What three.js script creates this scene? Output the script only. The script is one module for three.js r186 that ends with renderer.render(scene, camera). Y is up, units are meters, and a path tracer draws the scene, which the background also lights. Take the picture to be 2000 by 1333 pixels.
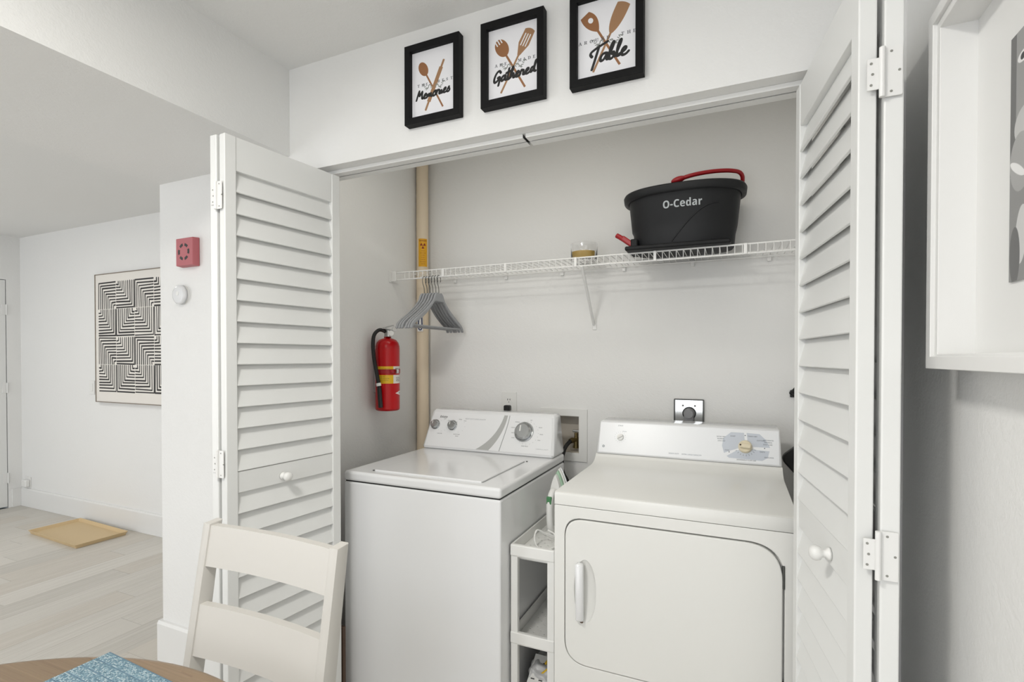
import * as THREE from 'three';
import { RoundedBoxGeometry } from 'three/addons/geometries/RoundedBoxGeometry.js';
import { TextGeometry } from 'three/addons/geometries/TextGeometry.js';
import { mergeGeometries, mergeVertices, toCreasedNormals } from 'three/addons/utils/BufferGeometryUtils.js';
import { FontLoader } from 'three/addons/loaders/FontLoader.js';
import { RectAreaLightUniformsLib } from 'three/addons/lights/RectAreaLightUniformsLib.js';
import { Brush, Evaluator, SUBTRACTION } from 'three-bvh-csg';

// ------------------------------------------------------------------ camera, lights, exposure
const scene = new THREE.Scene();
scene.background = new THREE.Color(0x9fb4c6);
const camera = new THREE.PerspectiveCamera(68.053, 2000 / 1333, 0.05, 40);
camera.position.set(0, 1.35, 0);
camera.rotation.order = 'YXZ';
camera.rotation.set(THREE.MathUtils.degToRad(-0.669), THREE.MathUtils.degToRad(23.93), 0);
camera.setViewOffset(2000, 1333, 0, -44.1, 2000, 1333);   // shifted lens: verticals stay upright
const renderer = new THREE.WebGLRenderer({ antialias: true });
renderer.toneMapping = THREE.LinearToneMapping;
renderer.toneMappingExposure = 0.455;
renderer.shadowMap.enabled = true;
RectAreaLightUniformsLib.init();

const LAMP = { x: -0.8, z: 0.08, size: 0.3, power: 200 };
const HALL_LAMP = { x: -4.3, z: -0.95, size: 0.34, power: 58 };
const STRIP = { x: -0.6, z: -1.63, w: 1.5, d: 0.14, power: 9 };   // inside the closet, hidden behind the header
function area(color, power, w, h, [x, y, z], aim) {
  const l = new THREE.RectAreaLight(color, power, w, h);
  l.position.set(x, y, z); l.lookAt(...aim); scene.add(l); return l;
}
area(0xfffcf6, LAMP.power, LAMP.size, LAMP.size, [LAMP.x, 2.398, LAMP.z], [LAMP.x, 0, LAMP.z + 1e-4]).name = 'dining_lamp';
area(0xfffcf6, HALL_LAMP.power, HALL_LAMP.size, HALL_LAMP.size, [HALL_LAMP.x, 2.398, HALL_LAMP.z], [HALL_LAMP.x, 0, HALL_LAMP.z + 1e-4]).name = 'hall_lamp';
area(0xfffaf0, STRIP.power, STRIP.w, STRIP.d, [STRIP.x, 2.392, STRIP.z], [STRIP.x, 0, STRIP.z + 1e-4]).name = 'closet_strip_lamp';
const REAR_Z = 2.3, LEFT_X = -5.97, WIN = [0.08, 2.28];   // sliding glass doors reach almost from floor to ceiling
const WINDOWS = [[-4.7, 1.6, 7], [-0.7, 1.6, 3.6]];   // centre x, width, power: on the wall behind the camera
for (const [x, w, p] of WINDOWS) area(0xf6f9ff, p, w, WIN[1] - WIN[0], [x, (WIN[0] + WIN[1]) / 2, REAR_Z - 0.03], [x, (WIN[0] + WIN[1]) / 2, 0]).name = 'window';

// ------------------------------------------------------------------ helpers
const V = (x, y, z) => new THREE.Vector3(x, y, z);
let seed = 7;
const rnd = () => { seed = (seed * 1664525 + 1013904223) >>> 0; return seed / 4294967296; };
const taken = {};
function numbered(n) { const k = taken[n] = (taken[n] ?? -1) + 1; return k ? n + '_' + String(k).padStart(3, '0') : n; }
function thing(name, label, category, [x, y, z] = [0, 0, 0], turn = 0, group) {
  const o = new THREE.Group(); o.name = numbered(name); o.position.set(x, y, z); o.rotation.y = turn;
  o.userData = { label, category }; if (group) o.userData.group = group;
  scene.add(o); return o;
}
function struct(name) { const o = new THREE.Group(); o.name = name; o.userData.kind = 'structure'; scene.add(o); return o; }
function prep(g) { g = g.index ? g.toNonIndexed() : g; for (const k of Object.keys(g.attributes)) if (!['position', 'normal', 'uv'].includes(k)) g.deleteAttribute(k); return g; }
const join = (gs) => gs.length === 1 ? gs[0] : mergeGeometries(gs.map(prep));
function part(name, gs, m, parent, label) {
  const o = new THREE.Mesh(join([].concat(gs)), m); o.name = name; o.castShadow = o.receiveShadow = true;
  if (label) o.userData.label = label;
  parent.add(o); return o;
}
const box = (w, h, d, x = 0, y = 0, z = 0) => new THREE.BoxGeometry(w, h, d).translate(x, y, z);
const span = (x0, x1, y0, y1, z0, z1) => box(x1 - x0, y1 - y0, z1 - z0, (x0 + x1) / 2, (y0 + y1) / 2, (z0 + z1) / 2);
const rbox = (w, h, d, x = 0, y = 0, z = 0, r = 0.004, s = 2) => new RoundedBoxGeometry(w, h, d, s, r).translate(x, y, z);
const rspan = (x0, x1, y0, y1, z0, z1, r = 0.004, s = 2) => rbox(x1 - x0, y1 - y0, z1 - z0, (x0 + x1) / 2, (y0 + y1) / 2, (z0 + z1) / 2, r, s);
const cyl = (r0, r1, h, x = 0, y = 0, z = 0, n = 28) => new THREE.CylinderGeometry(r0, r1, h, n).translate(x, y, z);
const disc = (r0, r1, d, x = 0, y = 0, z = 0, n = 36) => new THREE.CylinderGeometry(r0, r1, d, n).rotateX(Math.PI / 2).translate(x, y, z);  // axis z, r0 at the front
const rod = (a, b, r, n = 8) => { const d = V(...b).sub(V(...a)), g = new THREE.CylinderGeometry(r, r, d.length(), n); g.applyQuaternion(new THREE.Quaternion().setFromUnitVectors(V(0, 1, 0), d.clone().normalize())); return g.translate((a[0] + b[0]) / 2, (a[1] + b[1]) / 2, (a[2] + b[2]) / 2); };
const tube = (pts, r, seg = 40, n = 10, closed = false) => new THREE.TubeGeometry(new THREE.CatmullRomCurve3(pts.map((p) => V(...p)), closed), seg, r, n, closed);
const ball = (r, x, y, z, sx = 1, sy = 1, sz = 1) => new THREE.SphereGeometry(r, 24, 16).scale(sx, sy, sz).translate(x, y, z);
function shape(pts) { const s = new THREE.Shape(); pts.forEach(([x, y], i) => i ? s.lineTo(x, y) : s.moveTo(x, y)); s.closePath(); return s; }
function rrect(x0, x1, y0, y1, r, S = THREE.Shape) {
  const R = Array.isArray(r) ? r : [r, r, r, r], s = new S();
  if (!r || r < 0.0012) { s.moveTo(x0, y0); s.lineTo(x1, y0); s.lineTo(x1, y1); s.lineTo(x0, y1); s.closePath(); return s; }      // bottom left, bottom right, top right, top left
  s.moveTo(x0 + R[0], y0); s.lineTo(x1 - R[1], y0); s.quadraticCurveTo(x1, y0, x1, y0 + R[1]); s.lineTo(x1, y1 - R[2]); s.quadraticCurveTo(x1, y1, x1 - R[2], y1);
  s.lineTo(x0 + R[3], y1); s.quadraticCurveTo(x0, y1, x0, y1 - R[3]); s.lineTo(x0, y0 + R[0]); s.quadraticCurveTo(x0, y0, x0 + R[0], y0); return s;
}
function ext(s, d, bevel = 0, curve = 8) {
  return new THREE.ExtrudeGeometry(s, { depth: d - 2 * bevel, bevelEnabled: bevel > 0, bevelSize: bevel, bevelThickness: bevel, bevelOffset: -bevel, bevelSegments: 2, curveSegments: curve }).translate(0, 0, bevel);
}
const extX = (pts, x0, x1, bevel = 0) => ext(shape(pts.map(([z, y]) => [-z, y])), x1 - x0, bevel).rotateY(Math.PI / 2).translate(x0, 0, 0);   // a (z, y) profile drawn out along x
function warp(g, f) { const p = g.attributes.position, v = V(0, 0, 0); for (let i = 0; i < p.count; i++) { v.fromBufferAttribute(p, i); f(v); p.setXYZ(i, v.x, v.y, v.z); } g.computeVertexNormals(); return g; }
function smooth(g, a = 0.7) { return toCreasedNormals(g, a); }
function metreUV(g, s = 1) {
  g = g.index ? g.toNonIndexed() : g; const p = g.attributes.position, n = g.attributes.normal, uv = new Float32Array(p.count * 2);
  for (let i = 0; i < p.count; i++) {
    const ax = Math.abs(n.getX(i)), ay = Math.abs(n.getY(i)), az = Math.abs(n.getZ(i));
    const [u, v] = ay > ax && ay > az ? [p.getX(i), p.getZ(i)] : ax > az ? [p.getZ(i), p.getY(i)] : [p.getX(i), p.getY(i)];
    uv[2 * i] = u * s; uv[2 * i + 1] = v * s;
  }
  g.setAttribute('uv', new THREE.BufferAttribute(uv, 2)); return g;
}
function canvas(w, h, draw, srgb = true) {
  const c = document.createElement('canvas'); c.width = w; c.height = h; const g = c.getContext('2d'); draw(g, w, h);
  const t = new THREE.CanvasTexture(c); if (srgb) t.colorSpace = THREE.SRGBColorSpace; t.anisotropy = 8; return t;
}
function noiseTex(n, octaves, s0 = 3) {                              // tileable value noise, for relief only
  const data = new Uint8Array(n * n * 4), acc = new Float32Array(n * n);
  for (let o = 0; o < octaves.length; o++) {
    const c = octaves[o][0], lat = Array.from({ length: c * c }, rnd), f = (t) => t * t * (3 - 2 * t);
    for (let y = 0; y < n; y++) for (let x = 0; x < n; x++) {
      const gx = x / n * c, gy = y / n * c, ix = gx | 0, iy = gy | 0, a = f(gx - ix), b = f(gy - iy), L = (i, j) => lat[(i % c) + (j % c) * c];
      acc[y * n + x] += octaves[o][1] * ((L(ix, iy) * (1 - a) + L(ix + 1, iy) * a) * (1 - b) + (L(ix, iy + 1) * (1 - a) + L(ix + 1, iy + 1) * a) * b);
    }
  }
  const tot = octaves.reduce((s, o) => s + o[1], 0);
  for (let i = 0; i < n * n; i++) { const v = Math.round(acc[i] / tot * 255); data.set([v, v, v, 255], i * 4); }
  const t = new THREE.DataTexture(data, n, n); t.magFilter = THREE.LinearFilter; t.minFilter = THREE.LinearMipmapLinearFilter; t.generateMipmaps = true; t.wrapS = t.wrapT = THREE.RepeatWrapping; t.needsUpdate = true; return t;
}
const std = (color, roughness = 0.6, o = {}) => new THREE.MeshStandardMaterial({ color, roughness, ...o });
const phys = (color, roughness = 0.4, o = {}) => new THREE.MeshPhysicalMaterial({ color, roughness, ...o });

// ------------------------------------------------------------------ materials
const plaster = noiseTex(512, [[24, 1], [70, 0.8], [160, 0.4]]);
const M = {
  wall: std(0xededeb, 0.62, { bumpMap: plaster, bumpScale: 0.0006 }),
  ceiling: std(0xebebe9, 0.8, { bumpMap: plaster, bumpScale: 0.0006 }),
  trim: std(0xe9e9e7, 0.38),
  door: std(0xe8e9e7, 0.36),
  hardware: std(0xe9e9e7, 0.34),
  screw: std(0x9a9a94, 0.4, { metalness: 0.6 }),
  washer: phys(0xecedee, 0.22, { clearcoat: 0.6, clearcoatRoughness: 0.12 }),
  dryer: phys(0xe9e9e5, 0.3, { clearcoat: 0.4, clearcoatRoughness: 0.2 }),
  chrome: std(0xb9bbbc, 0.22, { metalness: 1 }),
  steel: std(0xc8c9c9, 0.3, { metalness: 1 }),
  darkSteel: std(0x5d5e5c, 0.42, { metalness: 0.7 }),
  black: std(0x161718, 0.45),
  rubber: std(0x1c1c1c, 0.6),
  bucket: phys(0x232426, 0.5, { specularIntensity: 0.5 }),
  bucketBlack: phys(0x121315, 0.5, { specularIntensity: 0.5 }),
  red: phys(0xb4040e, 0.3, { clearcoat: 0.25, specularIntensity: 0.6 }),
  redPlastic: std(0x9c141c, 0.38),
  alarm: std(0xb5646a, 0.5),
  pipe: std(0xe6d5bb, 0.45),
  wire: std(0xeeeeec, 0.35),
  hanger: std(0x9b9da0, 0.55),
  frameBlack: phys(0x111112, 0.6, { specularIntensity: 0.35 }),
  whitePlastic: std(0xebebe8, 0.4),
  cart: std(0xeeeeeb, 0.42),
  cream: std(0xe4d9bd, 0.35),
  chair: std(0xcbc8c2, 0.45),
  brass: std(0x8f7f58, 0.34, { metalness: 0.9 }),
  tan: std(0xd6bd93, 0.55),
  darkWood: std(0x5a4638, 0.6),
  glow: new THREE.MeshStandardMaterial({ color: 0xffffff, emissive: 0xfffaf2, emissiveIntensity: 1.5 }),
  day: new THREE.MeshStandardMaterial({ color: 0xffffff, emissive: 0xf4f8ff, emissiveIntensity: 1.5 }),
  glass: phys(0xffffff, 0.03, { transmission: 1, thickness: 0, ior: 1.5 }),
};

// ------------------------------------------------------------------ room shell
const T = 0.115, FRONT = -1.42, BACK = -2.4, RIGHT = 0.35, CEIL = 2.44, HEAD = 2.049, JL = -1.47, JR = 0.26, CL = -1.62, PIL = -2.336, LEFT = LEFT_X, REAR = REAR_Z, SOF = 2.115;
{
  const f = struct('floor');
  part('subfloor', metreUV(span(LEFT - 0.2, RIGHT + 0.2, -0.12, -0.009, BACK - 0.2, REAR + 0.2)), std(0x8a8780, 0.9), f);
  const W = 0.18, L = 1.22;
  const tones = ['#d2cec6', '#c9c5bd', '#d8d4cc', '#cfc9bf'];
  const mats = tones.map((tone, k) => std(0xffffff, 0.5, {
    map: canvas(256, 1024, (g, w, h) => {
      g.fillStyle = tone; g.fillRect(0, 0, w, h);
      for (let i = 0; i < 260; i++) {
        const x = rnd() * w, y = rnd() * h, l = 120 + rnd() * 700, d = rnd();
        g.strokeStyle = d < 0.5 ? `rgba(150,142,132,${0.05 + rnd() * 0.13})` : `rgba(240,236,230,${0.06 + rnd() * 0.16})`;
        g.lineWidth = 0.6 + rnd() * 4; g.beginPath(); g.moveTo(x, y); g.bezierCurveTo(x + (rnd() - 0.5) * 14, y + l / 3, x + (rnd() - 0.5) * 14, y + l * 0.66, x + (rnd() - 0.5) * 18, y + l); g.stroke();
      }
    }),
  }));
  const cut = {};
  let row = 0;
  for (let x = LEFT; x < RIGHT - 0.01; x += W, row++) {
    const w = Math.min(W, RIGHT - x);
    for (let z = BACK - ((row * 0.43) % 1) * L; z < REAR; z += L) {
      const z0 = Math.max(z, BACK), z1 = Math.min(z + L, REAR); if (z1 - z0 < 0.02) continue;
      const key = w.toFixed(3) + (z1 - z0).toFixed(3);
      const gap = 0.0012, g = cut[key] ??= (() => { const b = new THREE.BoxGeometry(w - gap, 0.009, z1 - z0 - gap); return b; })();
      const m = part('plank', g, mats[Math.floor(rnd() * 4)], f); m.position.set(x + w / 2, -0.0045, (z0 + z1) / 2); if (rnd() < 0.5) m.rotation.y = Math.PI;
    }
  }
}
const HOLE = [-0.862, -0.704, 0.88, 1.061];                         // the washer outlet box in the back wall
{
  const back = struct('wall_back'), z0 = BACK - 0.13, z1 = BACK;
  part('wall_surface', metreUV(join([span(LEFT - 0.13, HOLE[0], -0.01, CEIL, z0, z1), span(HOLE[1], RIGHT + 0.13, -0.01, CEIL, z0, z1), span(HOLE[0], HOLE[1], -0.01, HOLE[2], z0, z1), span(HOLE[0], HOLE[1], HOLE[3], CEIL, z0, z1)]), 4), M.wall, back);
  const left = struct('wall_left'), x0 = LEFT - 0.13;
  part('wall_surface', metreUV(join([span(x0, LEFT, -0.01, CEIL, BACK, -2.303), span(x0, LEFT, -0.01, CEIL, -1.39, REAR), span(x0, LEFT, 2.048, CEIL, -2.303, -1.39)]), 4), M.wall, left);
  const right = struct('wall_right');
  part('wall_surface', metreUV(span(RIGHT, RIGHT + 0.13, -0.01, CEIL, BACK, REAR), 4), M.wall, right);
  const front = struct('wall_front');
  part('wall_surface', metreUV(join([
    span(PIL, CL, -0.01, CEIL, BACK, FRONT), span(CL, JL, -0.01, CEIL, FRONT - T, FRONT), span(JR, RIGHT, -0.01, CEIL, FRONT - T, FRONT), span(JL, JR, HEAD, CEIL, FRONT - T, FRONT)]), 4), M.wall, front);
  const rear = struct('wall_rear');
  const pieces = [span(LEFT - 0.13, WINDOWS[0][0] - WINDOWS[0][1] / 2, -0.01, CEIL, REAR, REAR + 0.13), span(WINDOWS[0][0] + WINDOWS[0][1] / 2, WINDOWS[1][0] - WINDOWS[1][1] / 2, -0.01, CEIL, REAR, REAR + 0.13), span(WINDOWS[1][0] + WINDOWS[1][1] / 2, RIGHT + 0.13, -0.01, CEIL, REAR, REAR + 0.13)];
  for (const [x, w] of WINDOWS) pieces.push(span(x - w / 2, x + w / 2, -0.01, WIN[0], REAR, REAR + 0.13), span(x - w / 2, x + w / 2, WIN[1], CEIL, REAR, REAR + 0.13));
  part('wall_surface', metreUV(join(pieces), 4), M.wall, rear);
  WINDOWS.forEach(([x, w], k) => {
    const o = struct('window_' + (k + 1)), a = x - w / 2, b = x + w / 2;
    part('window_frame', [span(a, b, WIN[0], WIN[0] + 0.05, REAR, REAR + 0.1), span(a, b, WIN[1] - 0.05, WIN[1], REAR, REAR + 0.1), span(a, a + 0.05, WIN[0] + 0.05, WIN[1] - 0.05, REAR, REAR + 0.1), span(b - 0.05, b, WIN[0] + 0.05, WIN[1] - 0.05, REAR, REAR + 0.1), span(x - 0.025, x + 0.025, WIN[0] + 0.05, WIN[1] - 0.05, REAR + 0.02, REAR + 0.08)], M.trim, o);
    for (const [c, d] of [[a + 0.05, x - 0.025], [x + 0.025, b - 0.05]]) part('pane', span(c, d, WIN[0] + 0.05, WIN[1] - 0.05, REAR + 0.045, REAR + 0.055), M.day, o);
  });
  const ceil = struct('ceiling');
  part('ceiling_surface', metreUV(span(LEFT - 0.13, RIGHT + 0.13, CEIL, CEIL + 0.12, BACK - 0.13, REAR + 0.13), 4), M.ceiling, ceil);
  const sof = ext(shape([[-1.553, -FRONT], [PIL, -FRONT], [-2.27, -0.3], [-2.27, -REAR], [-1.553, -REAR]]), CEIL - SOF).rotateX(-Math.PI / 2).translate(0, SOF, 0);
  const s = struct('ceiling_soffit'); part('soffit_surface', metreUV(sof, 4), M.ceiling, s);
  // baseboards
  const bb = (name, gs) => { const o = struct(name); part('board', gs, M.trim, o); };
  const prof = (h, t) => [[0, 0.001], [t, 0.001], [t, h - 0.012], [t - 0.006, h], [0, h]];
  const alongX = (x0, x1, z, h, t) => extX(prof(h, t).map(([a, y]) => [z + a + 0.0005, y]).reverse(), x0, x1);
  bb('baseboard_front', [alongX(PIL - 0.016, JL - 0.0, FRONT, 0.178, 0.016)]);
  bb('baseboard_pillar', [span(PIL - 0.016, PIL - 0.0005, 0.001, 0.178, BACK + 0.02, FRONT)]);
  bb('baseboard_back', [alongX(LEFT + 0.001, PIL - 0.018, BACK, 0.165, 0.015)]);
  bb('baseboard_left', [span(LEFT + 0.0005, LEFT + 0.015, 0.001, 0.165, BACK + 0.016, -2.325)]);
  // the two rails of the bifold track under the header
  [[JL + 0.005, -0.613], [-0.603, JR - 0.005]].forEach(([a, b], k) => {
    const o = struct('trim_' + (k + 1));
    part('track_rail', [span(a, b, 2.036, HEAD - 0.0005, -1.466, -1.463), span(a, b, 2.036, HEAD - 0.0005, -1.529, -1.526), span(a, b, 2.036, 2.0385, -1.4925, -1.466), span(a, b, 2.036, 2.0385, -1.526, -1.4995)], M.trim, o);
    part('track_channel', span(a, b, 2.0475, HEAD - 0.0004, -1.526, -1.466), M.darkSteel, o);
  });
  // hall entrance door at the far left
  const d = struct('door_3');
  part('door_slab', rspan(LEFT - 0.045, LEFT - 0.004, 0.012, 2.043, -2.298, -1.396, 0.002), M.door, d);
  for (const y of [1.78, 1.08, 0.27]) part('hinge', [span(LEFT - 0.004, LEFT + 0.001, y - 0.045, y + 0.045, -2.303, -2.27), rod([LEFT + 0.006, y - 0.047, -2.301], [LEFT + 0.006, y + 0.047, -2.301], 0.006)], M.hardware, d);
}

// ------------------------------------------------------------------ louvered bifold closet doors (two folded panels each)
{
  const W = 0.428, H0 = 0.012, H1 = 2.02, TH = 0.028, ST = 0.036, PITCH = 0.0655, RAIL = 1.917;
  const slatGeo = rbox(W - 2 * ST + 0.006, 0.081, 0.0068, 0, 0, 0, 0.0022, 1).rotateX(-THREE.MathUtils.degToRad(14));
  const screw = (x, y, z) => disc(0.0021, 0.0024, 0.0016, x, y, z, 10);
  function panel(parent, x, z, turn, knobX) {
    const p = new THREE.Group(); p.name = 'panel'; p.position.set(x, 0, z); p.rotation.y = turn; parent.add(p);
    part('stile', rspan(0, ST, H0, H1, -TH, 0, 0.003), M.door, p); part('stile', rspan(W - ST, W, H0, H1, -TH, 0, 0.003), M.door, p);
    const mid = RAIL - 14 * PITCH;
    part('rail', rspan(ST - 0.001, W - ST + 0.001, RAIL, H1, -TH + 0.001, -0.002, 0.002), M.door, p);
    part('rail', rspan(ST - 0.001, W - ST + 0.001, mid - PITCH, mid, -TH + 0.001, -0.004, 0.002), M.door, p);
    part('rail', rspan(ST - 0.001, W - ST + 0.001, H0, H0 + 0.137, -TH + 0.001, -0.002, 0.002), M.door, p);
    const slat = (y) => { const s = part('slat', slatGeo, M.door, p); s.position.set(W / 2, y + 0.0405, -TH / 2); };
    for (let k = 1; k <= 14; k++) slat(RAIL - k * PITCH);
    for (let k = 1; k <= 12; k++) { const y = mid - PITCH - k * PITCH; if (y > H0 + 0.125) slat(y); }
    if (knobX !== undefined) part('knob', [new THREE.LatheGeometry([[0.0001, 0.034], [0.008, 0.0335], [0.0135, 0.029], [0.0155, 0.022], [0.013, 0.015], [0.008, 0.011], [0.0075, 0.006], [0.0125, 0.002], [0.013, -0.004], [0.0001, -0.004]].map(([a, b]) => new THREE.Vector2(a, b)).reverse(), 28).rotateX(Math.PI / 2).translate(knobX, mid - 0.042, 0)], M.whitePlastic, p, 'small round white knob');
    return p;
  }
  function hinge(parent, y, smallX, bigX, gapX, z) {                  // leaves lie on the two panel edges
    const h = part('hinge', [span(Math.min(smallX, gapX), Math.max(smallX, gapX), y - 0.026, y + 0.026, z, z + 0.0018), rrectPlate(gapX, bigX, y - 0.041, y + 0.041, z), rod([gapX, y - 0.041, z + 0.004], [gapX, y + 0.041, z + 0.004], 0.0045, 14)], M.hardware, parent);
    const dx = Math.sign(bigX - gapX), pts = [[gapX + dx * 0.013, y + 0.033], [gapX + dx * 0.013, y - 0.033], [gapX + dx * 0.024, y], [gapX - dx * 0.015, y + 0.018], [gapX - dx * 0.013, y], [gapX - dx * 0.015, y - 0.018]];
    for (const [a, b] of pts) part('screw', [screw(a, b, z + 0.0016)], M.screw, h);
  }
  const rrectPlate = (a, b, y0, y1, z) => ext(rrect(Math.min(a, b), Math.max(a, b), y0, y1, 0.003), 0.002).translate(0, 0, z);
  const L = struct('door_1'); L.userData.label = 'folded white louvered closet door at the left of the closet opening';
  panel(L, -1.392, -1.032, THREE.MathUtils.degToRad(83.45), 0.19); panel(L, -1.454, -1.458, -Math.PI / 2);
  for (const y of [1.835, 1.03]) hinge(L, y, -1.446, -1.398, -1.4225, -1.0285);
  const Rr = struct('door_2'); Rr.userData.label = 'folded white louvered closet door at the right of the closet opening';
  panel(Rr, 0.134, -1.457, -THREE.MathUtils.degToRad(82.8), 0.285); panel(Rr, 0.2516, -1.03, Math.PI / 2);
  for (const y of [1.825, 1.017]) hinge(Rr, y, 0.199, 0.2478, 0.2195, -1.0265);
}

// ------------------------------------------------------------------ washing machine
{
  const X0 = -1.41, X1 = -0.728, F = -1.545, B = -2.24, cx = (X0 + X1) / 2;
  const t = thing('washing_machine', 'white top-load washing machine with three silver dials on its console', 'washing machine', [cx, 0, F]);
  const at = (g) => g.translate(-cx, 0, -F);
  part('cabinet', at(rspan(X0, X1, 0.03, 0.8645, B, F, 0.008)), M.washer, t);
  for (const [x, z] of [[X0 + 0.06, F - 0.06], [X1 - 0.06, F - 0.06], [X0 + 0.06, B + 0.06], [X1 - 0.06, B + 0.06]]) part('foot', at(cyl(0.022, 0.026, 0.03, x, 0.0152, z)), M.rubber, t);
  part('gasket', at(span(X0 + 0.006, X1 - 0.006, 0.862, 0.869, B + 0.01, F - 0.006)), M.black, t);
  part('top_deck', at(rspan(X0 - 0.001, X1 + 0.001, 0.868, 0.906, B, F + 0.002, 0.012, 4)), M.washer, t);
  const lid = part('lid', at(ext(rrect(-1.292, -0.822, -1.985, -1.585, 0.02), 0.011, 0.0035).rotateX(Math.PI / 2).scale(1, 1, -1).translate(0, 0.9155, 0)), M.washer, t);
  lid.geometry = (() => { const g = rspan(-1.292, -0.822, 0.9035, 0.912, -1.985, -1.585, 0.004, 3); return at(g); })();
  part('lid_groove', at(join([span(-0.8215, -0.8185, 0.9058, 0.9063, -1.985, -1.59)])), std(0x8d8f90, 0.6), t);
  for (const [x, z] of [[-1.30, -1.59], [-0.814, -1.99]]) part('lid_bumper', at(cyl(0.004, 0.004, 0.004, x, 0.907, z, 12)), M.darkSteel, t);
  // console, leaning back, narrower at the top
  const Y0 = 0.9065, Y1 = 1.092, tilt = Math.atan2(0.078, Y1 - Y0);
  const con = warp(new RoundedBoxGeometry(X1 - X0 + 0.0, Y1 - Y0, 0.15, 6, 0.014).translate(cx, (Y0 + Y1) / 2, B + 0.075), (v) => {
    const k = (v.y - Y0) / (Y1 - Y0); v.x = cx + (v.x - cx) * (1 - 0.052 * k * k - 0.008 * k); const front = (v.z - B) / 0.15; v.z = B + front * (0.155 - 0.078 * k);
  });
  part('console', at(smooth(con, 0.9)), M.washer, t);
  const ink = '#55585a';
  const print = canvas(2048, 560, (g, w, h) => {
    g.fillStyle = '#eeeff0'; g.fillRect(0, 0, w, h);
    g.fillStyle = '#2a2b2d'; g.font = 'bold 46px sans-serif'; g.fillText('Estate', 132, 90);
    g.fillStyle = '#9a9da0'; g.font = '27px sans-serif'; g.fillText('HEAVY DUTY SUPER CAPACITY', 600, 98);
    g.fillStyle = '#b7b8b6'; g.beginPath(); g.moveTo(1270, 0); g.bezierCurveTo(1215, 240, 1090, 430, 880, 560); g.lineTo(1090, 560); g.bezierCurveTo(1200, 430, 1300, 240, 1330, 0); g.fill();
    g.strokeStyle = '#a3a5a5'; g.lineWidth = 12; g.beginPath(); g.moveTo(1362, 0); g.bezierCurveTo(1345, 180, 1290, 380, 1262, 560); g.stroke();
    const ring = (x, y, r, n, words) => { for (let i = 0; i < n; i++) { const a = -Math.PI * 0.5 + i / n * 2 * Math.PI; g.strokeStyle = '#8d9092'; g.lineWidth = 3; g.beginPath(); g.moveTo(x + r * Math.cos(a), y + r * Math.sin(a)); g.lineTo(x + (r + 12) * Math.cos(a), y + (r + 12) * Math.sin(a)); g.stroke(); } g.fillStyle = ink; g.font = '19px sans-serif'; words.forEach(([s, dx, dy]) => g.fillText(s, x + dx, y + dy)); };
    ring(232, 218, 88, 10, [['LOAD', -20, -104], ['SIZE', 66, -78], ['LOAD SIZE', -66, 140]]);
    ring(532, 218, 88, 8, [['HOT', -96, -60], ['WARM', -44, -108], ['COLD', 50, -88], ['WATER TEMP', -76, 138], ['RINSE', -36, 166]]);
    ring(1665, 250, 168, 20, [['NORMAL', -204, -150], ['OFF', 40, -186], ['HEAVY', 176, -82], ['RINSE', 196, 20], ['SPIN', 170, 110], ['KNITS', -250, 20], ['SOAK', -238, 96], ['PERM PRESS', -70, 212], ['CASUAL', -262, -60]]);
    g.fillStyle = '#a9acae'; g.font = '18px sans-serif'; g.fillText('COMMERCIAL QUALITY', 1820, 490);
  });
  const len = Math.hypot(0.078, Y1 - Y0) - 0.03, cp = new THREE.Group(); cp.name = 'control_panel';
  cp.position.set(0, (Y0 + Y1) / 2, B + 0.116 - F + 0.0008); cp.rotation.x = -tilt; t.add(cp);
  const face = warp(new THREE.BoxGeometry(0.652, len, 0.002, 12, 6, 1), (v) => { const k = (v.y + len / 2) / len; v.x *= 1 - 0.05 * k * k; });
  part('printed_face', face, std(0xffffff, 0.3, { map: print }), cp);
  const dial = (u, v, r, big) => {
    const k = part('dial', [disc(r * 0.98, r, 0.004, u, v, 0.003), disc(r * 0.8, r * 0.86, big ? 0.016 : 0.014, u, v, 0.011), disc(r * 0.66, r * 0.8, 0.005, u, v, big ? 0.0215 : 0.0195), new THREE.TorusGeometry(r * 0.93, r * 0.06, 10, 40).translate(u, v, 0.004)], M.chrome, cp, big ? 'large silver cycle dial' : 'small silver dial');
    part('pointer', rbox(r * 0.12, r * 0.6, 0.002, u - r * 0.25, v + r * 0.25, big ? 0.0245 : 0.0225, 0.0005).translate(0, 0, 0), M.whitePlastic, k);
  };
  dial(-0.29, 0.022, 0.025, false); dial(-0.193, 0.022, 0.0255, false); dial(0.185, 0.012, 0.047, true);
}

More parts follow.
